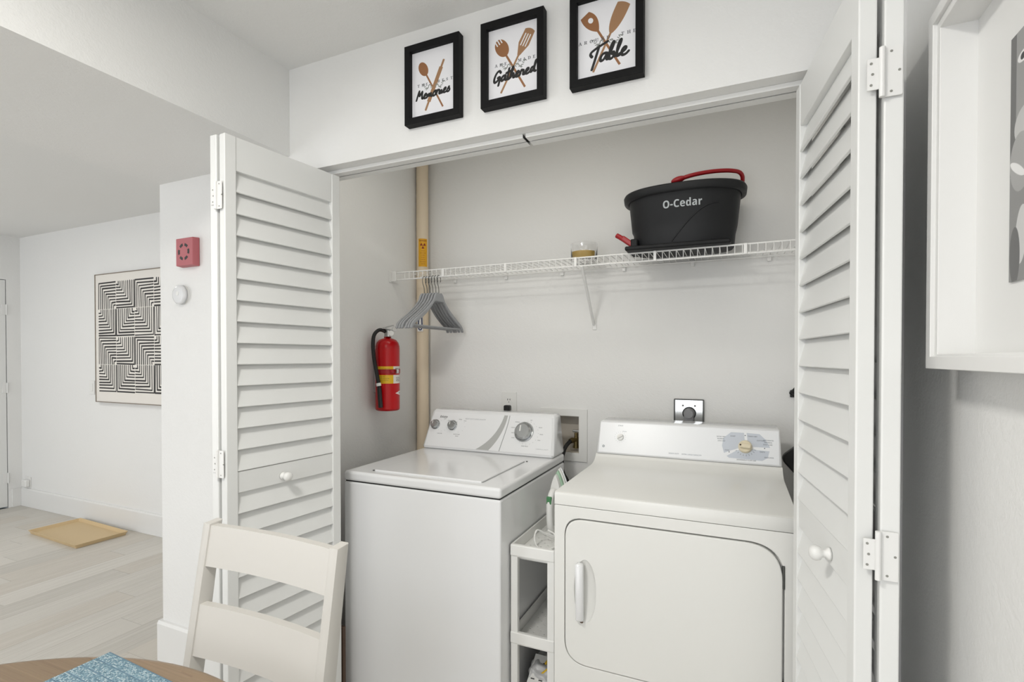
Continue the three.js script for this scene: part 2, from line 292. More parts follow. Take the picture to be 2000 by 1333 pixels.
// ------------------------------------------------------------------ clothes dryer
{
  const X0 = -0.532, X1 = 0.155, F = -1.535, B = -2.24, cx = (X0 + X1) / 2;
  const t = thing('clothes_dryer', 'white front-load clothes dryer with a cream dial and rounded front door', 'dryer', [cx, 0, F]);
  const at = (g) => g.translate(-cx, 0, -F);
  part('cabinet', at(rspan(X0, X1, 0.02, 0.8785, B, F - 0.022, 0.004)), M.dryer, t);
  for (const [x, z] of [[X0 + 0.06, F - 0.08], [X1 - 0.06, F - 0.08], [X0 + 0.06, B + 0.06], [X1 - 0.06, B + 0.06]]) part('foot', at(cyl(0.02, 0.024, 0.02, x, 0.0102, z)), M.rubber, t);
  const D = [-0.498, 0.122, 0.378, 0.843], R = [0.075, 0.085, 0.095, 0.06];
  const fp = rrect(X0, X1, 0.02, 0.8785, 0.006); fp.holes.push(rrect(D[0], D[1], D[2], D[3], R, THREE.Path));
  part('front_panel', at(ext(fp, 0.0215, 0.002, 12).translate(0, 0, F - 0.0215)), M.dryer, t);
  // door with a scooped hand hold
  const gap = 0.0028, ds = ext(rrect(D[0] + gap, D[1] - gap * 1.6, D[2] + gap, D[3] - gap * 1.3, R), 0.022, 0.003, 14).translate(0, 0, F - 0.0195);
  const scoop = new THREE.SphereGeometry(1, 40, 24).scale(0.036, 0.1, 0.016).translate(-0.43, 0.617, F + 0.004);
  const clean = (g) => { g = g.index ? g : mergeVertices(g); g.clearGroups(); return g; };
  const ev = new Evaluator(); ev.attributes = ['position', 'normal']; ev.useGroups = false;
  let cutDoor = ev.evaluate(new Brush(clean(ds)), new Brush(clean(scoop)), SUBTRACTION).geometry;
  const door = part('door', at(cutDoor), M.dryer, t);
  part('handle', at(smooth(warp(rspan(-0.456, -0.432, 0.524, 0.708, F + 0.002, F + 0.03, 0.007, 4), (v) => { if (v.y < 0.545 && v.z > F + 0.01) v.z -= (0.545 - v.y) * 0.5; }), 0.8)), M.washer, door, 'raised white pull handle');
  part('paint_chip', at(ball(0.004, -0.4365, 0.5255, F + 0.0175, 1.3, 0.6, 1)), std(0x5d4a3c, 0.7), door, 'small brown chip');
  for (const y of [0.757, 0.435]) part('hinge', at(rspan(0.1165, 0.1225, y - 0.032, y + 0.032, F - 0.014, F + 0.0035, 0.002)), M.darkSteel, t);
  part('seam_gasket', at(span(X0 + 0.005, X1 - 0.005, 0.8765, 0.882, B + 0.01, F - 0.005)), M.black, t);
  part('top_panel', at(smooth(extX([[F, 0.8805], [F, 0.912], [F - 0.002, 0.918], [F - 0.008, 0.921], [-1.985, 0.921], [-2.012, 0.924], [-2.036, 0.932], [-2.052, 0.943], [-2.058, 0.9525], [B, 0.9525], [B, 0.8805]].reverse(), X0 - 0.0005, X1 + 0.0005, 0.003), 0.5)), M.dryer, t);
  const Y0 = 0.953, Y1 = 1.084, lean = 0.045, tilt = Math.atan2(lean, Y1 - Y0);
  const con = warp(new RoundedBoxGeometry(X1 - X0 - 0.002, Y1 - Y0, 0.18, 4, 0.006).translate(cx, (Y0 + Y1) / 2, B + 0.09), (v) => {
    const k = (v.y - Y0) / (Y1 - Y0); v.x = cx + (v.x - cx) * (1 - 0.02 * k); const f = (v.z - B) / 0.18; v.z = B + f * (0.178 - lean * k);
  });
  part('console', at(smooth(con, 0.9)), M.washer, t);
  const print = canvas(2048, 400, (g, w, h) => {
    g.fillStyle = '#eff1f3'; g.fillRect(0, 0, w, h);
    const ink = '#5d6672';
    g.fillStyle = ink; g.font = '24px sans-serif'; g.fillText('START', 226, 44); g.font = '20px sans-serif'; g.fillText('PUSH', 288, 118);
    g.strokeStyle = '#b9bdbf'; g.lineWidth = 3; for (let i = 0; i < 16; i++) { const a = i / 16 * 2 * Math.PI; g.beginPath(); g.moveTo(262 + 62 * Math.cos(a), 188 + 62 * Math.sin(a)); g.lineTo(262 + 74 * Math.cos(a), 188 + 74 * Math.sin(a)); g.stroke(); }
    g.fillStyle = '#8b9196'; g.beginPath(); g.arc(58, 322, 17, 0, 7); g.fill(); g.fillStyle = '#e8eaec'; g.font = 'bold 19px serif'; g.textAlign = 'center'; g.fillText('GE', 58, 329); g.textAlign = 'left';
    g.fillStyle = ink; g.font = '21px sans-serif'; g.fillText('HEAVY DUTY', 860, 362); g.fillText('EXTRA LARGE CAPACITY', 1010, 362);
    // the tinted sectors about the dial
    const X = 1702, Y = 205; g.fillStyle = '#c9cfd8';
    const sector = (pts) => { g.beginPath(); pts.forEach(([a, b], i) => i ? g.lineTo(X + a, Y + b) : g.moveTo(X + a, Y + b)); g.closePath(); g.fill(); };
    sector([[-12, -164], [-150, -164], [-232, -90], [-246, 10], [-224, 96], [-150, 60], [0, 0]]);
    sector([[16, -164], [150, -158], [214, -92], [256, -4], [256, 0], [30, 0]]);
    sector([[250, 40], [232, 120], [176, 160], [-170, 150], [-196, 130], [-110, 70], [0, 10], [120, 36]]);
    g.strokeStyle = '#6c7480'; g.lineWidth = 4; for (let i = 0; i < 9; i++) { const a = 0.35 + i * 0.28; g.beginPath(); g.moveTo(X + 100 * Math.cos(a), Y + 100 * Math.sin(a)); g.lineTo(X + 118 * Math.cos(a), Y + 118 * Math.sin(a)); g.stroke(); }
    g.fillStyle = '#3f4650'; for (const [a, b] of [[0, -132], [200, 10], [-170, 80]]) { g.beginPath(); g.arc(X + a, Y + b, 6, 0, 7); g.fill(); }
    g.font = '20px sans-serif'; for (const [s, a, b] of [['TIMED DRY', 26, -118], ['COTTONS', 120, -72], ['AUTOMATIC', 186, -80], ['DRYNESS', 196, -54], ['EASY CARE', 186, -28], ['KNITS', 150, 62], ['DELICATES', 196, 124], ['MORE DRY', -306, -96], ['NORMAL', -300, -70], ['LESS DRY', -294, -44], ['COOL', -216, 66], ['DAMP', -158, -110], ['DEWRINKLE FLUFF AIR', -90, 172]]) g.fillText(s, X + a, Y + b);
  });
  const len = Math.hypot(lean, Y1 - Y0) - 0.014, cp = new THREE.Group(); cp.name = 'control_panel';
  cp.position.set(0, (Y0 + Y1) / 2, B + 0.178 - lean / 2 - F + 0.001); cp.rotation.x = -tilt; t.add(cp);
  part('printed_face', new THREE.BoxGeometry(0.666, len, 0.002), std(0xffffff, 0.3, { map: print }), cp);
  const u = 0.2205, v = -0.003;
  const dial = part('dial', [disc(0.0225, 0.0245, 0.009, u, v, 0.005), disc(0.020, 0.0225, 0.004, u, v, 0.0115), rbox(0.04, 0.018, 0.016, 0, 0, 0.02, 0.006, 4).rotateZ(-0.12).translate(u, v, 0)], M.cream, cp, 'yellowed cream cycle dial');
  part('pointer', disc(0.0032, 0.0032, 0.002, u - 0.0165, v + 0.002, 0.0285, 12), std(0x3b2517, 0.5), dial);
  part('start_knob', [disc(0.0125, 0.0145, 0.01, -0.247, 0.003, 0.006), rbox(0.024, 0.006, 0.012, 0, 0, 0.012, 0.002).rotateZ(0.5).translate(-0.247, 0.003, 0)], M.whitePlastic, cp);
}

// ------------------------------------------------------------------ wire shelf with brace, and what stands or hangs on it
const SZ = -2.125, SY = 1.783, SLOW = 1.747;
{
  const t = thing('wire_shelf', 'white wire closet shelf with a diagonal brace across the back wall', 'shelf', [CL, SY, BACK]);
  const at = (g) => g.translate(-CL, -SY, -BACK), x0 = CL + 0.006, x1 = RIGHT - 0.006;
  for (const [y, z, a = x0] of [[SY, SZ], [SLOW, SZ], [SY - 0.006, BACK + 0.02, -1.538], [SY - 0.006, (SZ + BACK) / 2, -1.538]]) part('rail', at(rod([a, y, z], [x1, y, z], 0.0036, 8)), M.wire, t);
  const wg = at(join([rod([0, SY + 0.001, BACK + 0.012], [0, SY + 0.001, SZ], 0.0016, 6), rod([0, SY + 0.001, SZ + 0.003], [0, SLOW, SZ + 0.003], 0.0016, 6)]).translate(CL, 0, 0));
  for (let x = -1.535; x < x1 - 0.01; x += 0.0268) { const w = part('wire', wg, M.wire, t); w.position.x = x - CL; }
  for (let x = -1.31; x < 0.3; x += 0.335) part('tie', at(rspan(x - 0.006, x + 0.006, SLOW - 0.003, SY + 0.003, SZ + 0.003, SZ + 0.008, 0.002)), M.wire, t);
  part('end_bracket', at(join([rspan(CL + 0.0008, CL + 0.004, SLOW - 0.012, SY + 0.012, SZ - 0.06, SZ + 0.02, 0.001), rspan(CL + 0.004, CL + 0.034, SLOW - 0.008, SY + 0.008, SZ + 0.0045, SZ + 0.009, 0.002)])), M.wire, t);
  part('brace', at(join([rod([-0.613, SLOW, SZ], [-0.629, 1.51, BACK + 0.009], 0.0068, 10), rspan(-0.637, -0.617, 1.485, 1.53, BACK + 0.0008, BACK + 0.006, 0.002)])), M.wire, t);
  for (let x = -1.4; x < 0.3; x += 0.305) part('wall_clip', at(rspan(x - 0.008, x + 0.008, SY - 0.026, SY + 0.004, BACK + 0.0008, BACK + 0.014, 0.002)), M.wire, t);
}
{ // mop bucket: oval, tapering, on a flat foot
  const cx = -0.205, cz = -2.226, y0 = SY + 0.0034;
  const t = thing('mop_bucket', 'dark grey oval mop bucket with red handle on the wire shelf', 'bucket', [cx, y0, cz]);
  const ring = (prof, n = 72) => {                                   // profile of [y, half length, half depth, shift]
    const P = [], I = [], m = prof.length;
    for (const [y, a, b, sx = 0] of prof) for (let i = 0; i <= n; i++) { const f = i / n * 2 * Math.PI, c = Math.cos(f), s = Math.sin(f), e = 0.82; P.push(sx + a * Math.sign(c) * Math.abs(c) ** e, y, b * Math.sign(s) * Math.abs(s) ** e); }
    for (let j = 0; j < m - 1; j++) for (let i = 0; i < n; i++) { const q = j * (n + 1) + i; I.push(q, q + n + 1, q + 1, q + 1, q + n + 1, q + n + 2); }
    const g = new THREE.BufferGeometry(); g.setAttribute('position', new THREE.Float32BufferAttribute(P, 3)); g.setAttribute('uv', new THREE.Float32BufferAttribute(P.length / 3 * 2, 2)); g.setIndex(I); g.computeVertexNormals(); return g;
  };
  const H = 0.252;
  const bodyProf = [[0.004, 0.001, 0.001], [0.004, 0.19, 0.104], [0.012, 0.196, 0.108], [0.06, 0.2, 0.116, 0], [0.085, 0.2035, 0.1205, 0.002], [0.098, 0.208, 0.123, 0], [0.14, 0.212, 0.131], [H - 0.02, 0.2215, 0.15], [H - 0.02, 0.217, 0.146], [0.02, 0.19, 0.102], [0.018, 0.001, 0.001]];
  part('body', ring(bodyProf), M.bucket, t);
  part('rim', ring([[H - 0.036, 0.223, 0.1495], [H - 0.032, 0.24, 0.161], [H - 0.012, 0.2425, 0.163], [H - 0.004, 0.238, 0.16], [H - 0.003, 0.225, 0.151], [H - 0.03, 0.215, 0.144], [H - 0.036, 0.223, 0.1495]]), M.bucket, t);
  part('foot', [warp(rbox(0.4, 0.018, 0.16, -0.015, 0.0105, 0.052, 0.007, 3), (v) => { if (v.x < -0.1) v.z += (-0.1 - v.x) * 0.12; })], M.bucketBlack, t);
  const LV = [[0.012, 0.196, 0.108], [0.06, 0.2, 0.116], [0.085, 0.2035, 0.1205], [0.098, 0.208, 0.123], [0.14, 0.212, 0.131], [H - 0.02, 0.2215, 0.15]];
  const frontZ = (x, y) => { let i = 1; while (i < LV.length - 1 && y > LV[i][0]) i++; const [p, q] = [LV[i - 1], LV[i]], k = (y - p[0]) / (q[0] - p[0]), a = p[1] + k * (q[1] - p[1]), b = p[2] + k * (q[2] - p[2]); return b * Math.max(0, 1 - Math.min(1, Math.abs(x) / a) ** (2 / 0.82)) ** 0.41; };
  const arc = []; for (let i = 0; i <= 14; i++) { const q = i / 14, x = -0.035 + 0.175 * q, y = 0.03 + 0.135 * Math.sin(q * Math.PI / 2); arc.push([x, y, frontZ(x, y) - 0.0008]); }
  part('moulded_ridge', tube(arc, 0.0032, 40, 8), M.bucket, t);
  const font = await new FontLoader().loadAsync('fonts/droid/droid_sans_bold.typeface.json');
  const word = new TextGeometry('O-Cedar', { font, size: 0.0285, depth: 0.001, curveSegments: 6 }); word.computeBoundingBox(); const ww = word.boundingBox.max.x;
  word.scale(0.148 / ww, 1, 1); warp(word, (v) => { v.x += -0.067; v.y += 0.158; v.z += frontZ(v.x, v.y) + 0.0006; });
  part('lettering', word, std(0xb9bfc2, 0.5), t, 'light grey O-Cedar lettering');
  part('handle', [tube([[-0.012, 0.281, 0.086], [0.03, 0.2905, 0.084], [0.074, 0.3005, 0.068], [0.13, 0.308, 0.046], [0.185, 0.3105, 0.018], [0.214, 0.307, -0.006], [0.224, 0.295, -0.022], [0.224, 0.272, -0.04], [0.22, 0.24, -0.046]], 0.0082, 70, 10), warp(ball(0.0125, 0, 0, 0, 2.3, 1, 1.2).rotateZ(0.22), () => {}).translate(-0.012, 0.2805, 0.087)], M.redPlastic, t, 'red carrying handle');
  part('pedal', [tube([[-0.262, 0.083, 0.075], [-0.24, 0.068, 0.08], [-0.21, 0.045, 0.082], [-0.19, 0.03, 0.08]], 0.0105, 24, 10), warp(rbox(0.062, 0.022, 0.03, 0, 0, 0, 0.006, 3).rotateZ(-0.66).translate(-0.213, 0.05, 0.08), () => {})], M.redPlastic, t, 'red foot pedal');
  part('pedal_bracket', rbox(0.03, 0.05, 0.05, -0.186, 0.033, 0.072, 0.006, 3), M.bucketBlack, t);
}
{ // small glass jar with yellow stuff
  const t = thing('glass_jar', 'small round clear glass jar with a yellow band on the wire shelf', 'jar', [-0.635, SY + 0.0035, -2.24]);
  const r = 0.06, h = 0.079;
  part('glass', new THREE.LatheGeometry([[0.0001, 0], [r - 0.004, 0], [r, 0.004], [r, h], [r - 0.0012, h + 0.001], [r - 0.0025, h], [r - 0.003, 0.007], [0.0001, 0.006]].map(([a, b]) => new THREE.Vector2(a, b)), 48), phys(0xffffff, 0.02, { transmission: 1, thickness: 0.002, ior: 1.45 }), t);
  part('yellow_band', new THREE.CylinderGeometry(r - 0.0045, r - 0.0045, 0.03, 40, 1, true, -0.95, 2.2).translate(0, 0.0265, 0), std(0xd8b45a, 0.6, { side: THREE.DoubleSide }), t, 'translucent yellow band');
}
// six hangers
{
  const P = [[0, 1.6635], [0.02, 1.668], [0.035, 1.656], [0.05, 1.63], [0.09, 1.595], [0.15, 1.556], [0.195, 1.53], [0.222, 1.508], [0.233, 1.487], [0.222, 1.484], [0.205, 1.505], [0.165, 1.526], [0.11, 1.56], [0.07, 1.593], [0.045, 1.618], [0.03, 1.624], [0, 1.624]];
  const s = new THREE.Shape(); const full = [...P, ...P.slice(1, -1).reverse().map(([a, b]) => [-a, b])];
  s.moveTo(...full[0]); s.splineThru(full.slice(1).map(([a, b]) => new THREE.Vector2(a, b)));
  const proto = thing('clothes_hanger', 'x', 'hanger', [0, 0, 0], 0, 'grey hangers on the left end of the wire shelf');
  proto.position.set(-1.34, SLOW, SZ);
  const loc = (g) => g.translate(0, -SLOW, 0).rotateY(-Math.PI / 2);
  part('shoulders', loc(ext(s, 0.011, 0.003, 3).translate(0, 0, -0.0055)), M.hanger, proto);
  part('trouser_bar', [loc(rod([-0.216, 1.5, 0], [0, 1.4985, 0], 0.0042)), loc(rod([0, 1.4985, 0], [0.216, 1.5, 0], 0.0042))], M.hanger, proto);
  part('hook', loc(tube([[0, 1.655, 0], [0.0005, 1.685, 0], [0.004, 1.7, 0], [0.013, 1.716, 0], [0.0165, 1.733, 0], [0.011, 1.7485, 0], [0, 1.7537, 0], [-0.012, 1.748, 0], [-0.017, 1.735, 0], [-0.015, 1.722, 0]], 0.0016, 48, 7)), M.darkSteel, proto);
  const words = ['grey plastic hanger at the front of the row, nearest the closet middle', 'second grey plastic hanger behind the front one', 'third grey plastic hanger from the front of the row', 'fourth grey plastic hanger from the front of the row', 'fifth grey plastic hanger, last but one towards the left wall', 'grey plastic hanger at the back of the row, nearest the left wall'];
  words.forEach((label, i) => {
    const o = i ? proto.clone() : proto; if (i) { o.name = numbered('clothes_hanger'); scene.add(o); o.userData = { ...proto.userData }; }
    o.userData.label = label; o.position.x = -1.336 - i * 0.0168; o.rotation.y = (i % 3 - 1) * 0.012;
  });
}

// ------------------------------------------------------------------ left closet wall: pipe, extinguisher
{
  const t = thing('drain_pipe', 'cream vertical plastic pipe in the back left corner of the closet', 'pipe', [-1.5835, 0, -2.352]);
  part('pipe_wall', cyl(0.033, 0.033, CEIL - 0.002, 0, CEIL / 2, 0, 40), M.pipe, t);
  part('coupling', [cyl(0.0355, 0.0355, 0.06, 0, 0.8, 0, 40)], M.pipe, t);
  const lab = canvas(160, 440, (g, w, h) => {
    g.fillStyle = '#e9ad1c'; g.fillRect(0, 0, w, h); g.fillStyle = '#8e2f12'; g.textAlign = 'center'; g.font = 'bold 33px sans-serif'; g.fillText('DANGER', 80, 44);
    const X = 80, Y = 112; for (let k = 0; k < 3; k++) { g.beginPath(); const a = -Math.PI / 2 + k * 2 * Math.PI / 3 + Math.PI; g.moveTo(X, Y); g.arc(X, Y, 48, a - 0.52, a + 0.52); g.closePath(); g.fill(); } g.fillStyle = '#e9ad1c'; g.beginPath(); g.arc(X, Y, 13, 0, 7); g.fill(); g.fillStyle = '#8e2f12'; g.beginPath(); g.arc(X, Y, 8, 0, 7); g.fill();
    g.font = '17px sans-serif'; ['RADON', 'REDUCTION', 'SYSTEM', 'DO NOT', 'ALTER OR', 'DISCONNECT', 'THIS PIPE'].forEach((s, i) => g.fillText(s, 80, 200 + i * 34));
  });
  const lg = new THREE.CylinderGeometry(0.0336, 0.0336, 0.152, 24, 1, true, Math.PI * 0.17 - 0.62, 1.5).translate(0, 1.923, 0);
  part('warning_label', lg, std(0xffffff, 0.5, { map: lab, side: THREE.DoubleSide }), t, 'yellow warning label with trefoil');
  const m = thing('tube_gauge', 'small blue U-shaped tube gauge on the cream pipe below the hangers', 'gauge', [-1.573, 1.498, -2.3135]);
  m.rotation.y = 0.5;
  part('backing', rbox(0.03, 0.11, 0.002, 0, 0.05, 0, 0.0008), M.whitePlastic, m);
  const U = [[-0.009, 0.1, 0.004], [-0.009, 0.06, 0.004], [-0.009, 0.016, 0.004], [-0.005, 0.006, 0.004], [0, 0.003, 0.004], [0.005, 0.006, 0.004], [0.009, 0.016, 0.004], [0.009, 0.06, 0.004], [0.009, 0.1, 0.004]];
  part('glass_tube', tube(U, 0.003, 60, 10), std(0x1f2a55, 0.25), m);
}
{
  const X = -1.549, Z = -2.0, R = 0.0575, y0 = 1.0915;
  const t = thing('fire_extinguisher', 'red fire extinguisher with black hose on the left closet wall', 'fire extinguisher', [X, y0, Z]);
  const wrap = canvas(1024, 1024, (g, w, h) => {
    g.fillStyle = '#bc030e'; g.fillRect(0, 0, w, h);
    const band = (y0, y1, split) => { g.fillStyle = '#e6e2da'; g.fillRect(330, y0, 520, y1 - y0); g.fillStyle = '#e3b521'; g.fillRect(330, y0, split - 330, y1 - y0); };
    band(300, 375, 560); band(445, 590, 560);
    g.fillStyle = '#3d3d3c'; g.font = 'bold 30px sans-serif'; g.fillText('DRY CHEMICAL', 590, 350); g.font = '17px sans-serif'; ['PULL PIN', 'AIM LOW AT FIRE', 'SQUEEZE LEVER', 'SWEEP'].forEach((s, i) => g.fillText(s, 372, 480 + i * 30));
    g.font = '15px sans-serif'; g.fillText('INSPECT MONTHLY', 380, 345);
    g.lineWidth = 6; g.strokeStyle = '#3d3d3c'; for (const [x, s] of [[610, 'A'], [690, 'B'], [770, 'C']]) { g.strokeRect(x, 490, 54, 60); g.font = 'bold 44px sans-serif'; g.fillText(s, x + 12, 536); }
    g.fillStyle = '#eceae6'; g.beginPath(); g.moveTo(590, 755); g.lineTo(690, 715); g.lineTo(790, 755); g.lineTo(690, 795); g.closePath(); g.fill(); g.fillStyle = '#333'; g.font = 'bold 26px sans-serif'; g.textAlign = 'center'; g.fillText('ABC', 690, 765);
  });
  const turn = 0.5;
  part('cylinder', new THREE.CylinderGeometry(R, R, 0.29, 56, 1, true).translate(0, 0.145 + 0.012, 0).rotateY(turn + Math.PI + 0.35), phys(0xffffff, 0.3, { map: wrap, clearcoat: 0.25, specularIntensity: 0.6 }), t);
  part('dome', new THREE.LatheGeometry([[R, 0.302], [R * 0.985, 0.314], [R * 0.9, 0.331], [R * 0.72, 0.344], [R * 0.45, 0.351], [R * 0.3, 0.353], [R * 0.3, 0.36], [0.0001, 0.36]].map(([a, b]) => new THREE.Vector2(a, b)), 48), M.red, t);
  part('base', new THREE.LatheGeometry([[0.0001, 0.003], [R * 0.88, 0.003], [R * 0.97, 0.006], [R, 0.013]].map(([a, b]) => new THREE.Vector2(a, b)), 48), M.red, t);
  const v = part('valve', [cyl(0.015, 0.017, 0.026, 0, 0.37, 0, 20), rbox(0.03, 0.022, 0.03, 0, 0.386, 0, 0.005, 3), cyl(0.011, 0.011, 0.03, 0.015, 0.375, 0.012, 16)], M.steel, t);
  part('lever', [rbox(0.016, 0.005, 0.075, 0, 0, 0, 0.002).rotateX(0.22).translate(0.012, 0.408, 0.01), rbox(0.014, 0.005, 0.07, 0, 0, 0, 0.002).rotateX(-0.12).translate(0.012, 0.394, 0.012)], M.steel, v);
  part('pressure_gauge', [disc(0.0125, 0.0125, 0.008, 0, 0, 0, 24).rotateY(0.9).translate(0.03, 0.376, 0.012)], M.whitePlastic, v);
  part('safety_pin', new THREE.TorusGeometry(0.011, 0.0013, 8, 24).rotateY(0.7).translate(0.032, 0.398, -0.012), M.steel, v);
  const hose = part('hose', tube([[-0.004, 0.386, 0.012], [-0.02, 0.392, 0.034], [-0.03, 0.372, 0.058], [-0.031, 0.33, 0.07], [-0.024, 0.26, 0.072], [-0.01, 0.19, 0.071], [0.004, 0.12, 0.0695], [0.012, 0.03, 0.069]], 0.0088, 70, 12), M.rubber, t, 'black rubber hose');
  part('nozzle', [rod([0.005, 0.115, 0.0695], [0.0125, 0.022, 0.069], 0.0108, 16)], M.black, hose);
  part('clip', [rod([0.0005, 0.138, 0.07], [0.003, 0.124, 0.0697], 0.0115, 16)], M.whitePlastic, hose);
  part('strap', [new THREE.CylinderGeometry(R + 0.0018, R + 0.0018, 0.02, 48, 1, true).translate(0, 0.193, 0), rbox(0.012, 0.016, 0.02, 0.054, 0.193, 0.034, 0.003).rotateY(0)], std(0xa4121c, 0.4, { side: THREE.DoubleSide }), t, 'red clamp strap');
  part('strap_latch', rbox(0.012, 0.02, 0.014, 0.066, 0.193, 0.012, 0.003), M.steel, t);
  part('wall_bracket', rspan(CL + 0.0008 - X, -R - 0.001, 0.09, 0.3, -0.02, 0.02, 0.002), M.steel, t);
}

// ------------------------------------------------------------------ back wall: outlets, washer box, hose
{
  const t = thing('wall_outlet', 'white wall outlet above the washing machine console', 'outlet', [-1.079, 1.107, BACK]);
  part('plate', rbox(0.084, 0.128, 0.006, 0, 0, 0.0035, 0.002), M.whitePlastic, t);
  for (const y of [0.0205, -0.0195]) {
    const r = part('receptacle', ext(rrect(-0.018, 0.018, y - 0.016, y + 0.016, 0.012), 0.003).translate(0, 0, 0.0062), M.whitePlastic, t);
    if (y > 0) for (const [x, dy, h] of [[-0.0065, 0.005, 0.009], [0.0065, 0.005, 0.008], [0, -0.008, 0.005]]) part('slot', box(0.0028, h, 0.001, x, y + dy, 0.0095), M.black, r);
  }
  const p = thing('power_plug', 'black power plug in the outlet above the washing machine', 'plug', [-1.0805, 1.0895, BACK + 0.0095]);
  part('plug_body', rbox(0.032, 0.03, 0.03, 0, 0, 0.0155, 0.006, 3), M.black, p);
  part('cable', tube([[0, -0.004, 0.026], [0.002, -0.03, 0.036], [0.004, -0.08, 0.04], [0.005, -0.2, 0.04]], 0.0042, 30, 8), M.black, p);
  const d = thing('dryer_outlet', 'square chrome dryer outlet plate with a grey plug above the dryer', 'outlet', [-0.194, 1.1, BACK]);
  part('plate', [rbox(0.12, 0.12, 0.006, 0, 0, 0.0035, 0.002)], std(0xd0d1d0, 0.16, { metalness: 1 }), d);
  part('socket', disc(0.029, 0.029, 0.006, 0.002, 0.0, 0.009), M.black, d);
  for (const x of [-0.025, 0.026]) part('screw', disc(0.004, 0.0045, 0.003, x, 0.034, 0.008, 16), M.darkSteel, d);
  part('edge', [box(0.124, 0.004, 0.012, 0, 0.062, 0.0065), box(0.004, 0.124, 0.012, -0.062, 0, 0.0065), box(0.004, 0.124, 0.012, 0.062, 0, 0.0065)], M.darkSteel, d);
  const g = thing('dryer_plug', 'thick grey plug in the chrome dryer outlet', 'plug', [-0.192, 1.1, BACK + 0.0125]);
  part('plug_body', [disc(0.019, 0.0245, 0.034, 0, 0, 0.0175), rbox(0.042, 0.062, 0.026, 0, -0.022, 0.016, 0.01, 4)], std(0x8b8c8e, 0.5), g);
  part('cable', tube([[0, -0.045, 0.02], [0.0, -0.075, 0.028], [0.004, -0.13, 0.03], [0.006, -0.22, 0.03]], 0.008, 24, 10), std(0x58595b, 0.55), g);
}
{
  const t = thing('washer_outlet_box', 'white recessed water outlet box in the wall between washer and dryer', 'outlet box', [-0.783, 0.97, BACK]);
  const o = rrect(-0.122, 0.121, -0.131, 0.128, 0.004); o.holes.push(rrect(HOLE[0] + 0.783, HOLE[1] + 0.783, HOLE[2] - 0.97, HOLE[3] - 0.97, 0.003, THREE.Path));
  part('flange', ext(o, 0.006, 0.0015).translate(0, 0, 0.0005), M.whitePlastic, t);
  const [a, b, c, e] = [HOLE[0] + 0.7835, HOLE[1] + 0.7825, HOLE[2] - 0.9695, HOLE[3] - 0.9705];
  part('recess', [span(a, b, c, e, -0.095, -0.092), span(a, a + 0.002, c, e, -0.092, 0), span(b - 0.002, b, c, e, -0.092, 0), span(a, b, c, c + 0.002, -0.092, 0), span(a, b, e - 0.002, e, -0.092, 0)], std(0xcfc8bd, 0.6), t);
  const v = part('valve', [cyl(0.012, 0.012, 0.05, 0.05, -0.045, -0.045, 16), cyl(0.016, 0.016, 0.012, 0.05, -0.068, -0.045, 6), cyl(0.009, 0.009, 0.03, 0.05, -0.012, -0.045, 16), rod([0.052, -0.03, -0.045], [0.03, -0.036, -0.015], 0.012, 14)], M.brass, t, 'brass water valve');
  part('tap_handle', [rbox(0.036, 0.012, 0.016, 0.05, 0.012, -0.045, 0.004, 3)], M.steel, v);
  const h = thing('washer_hose', 'black rubber water hose running down from the brass valve', 'hose', [-0.748, 0.932, BACK - 0.02]);
  part('hose', tube([[-0.001, 0.005, 0.02], [-0.013, -0.018, 0.058], [-0.0205, -0.057, 0.08], [-0.023, -0.106, 0.085], [-0.016, -0.143, 0.085], [0.004, -0.183, 0.08], [0.02, -0.27, 0.07], [0.026, -0.42, 0.06]], 0.0095, 60, 12), M.rubber, h);
  part('coupling', rod([0.006, 0.009, 0.003], [-0.002, 0.004, 0.02], 0.0125, 12), M.brass, h);
}

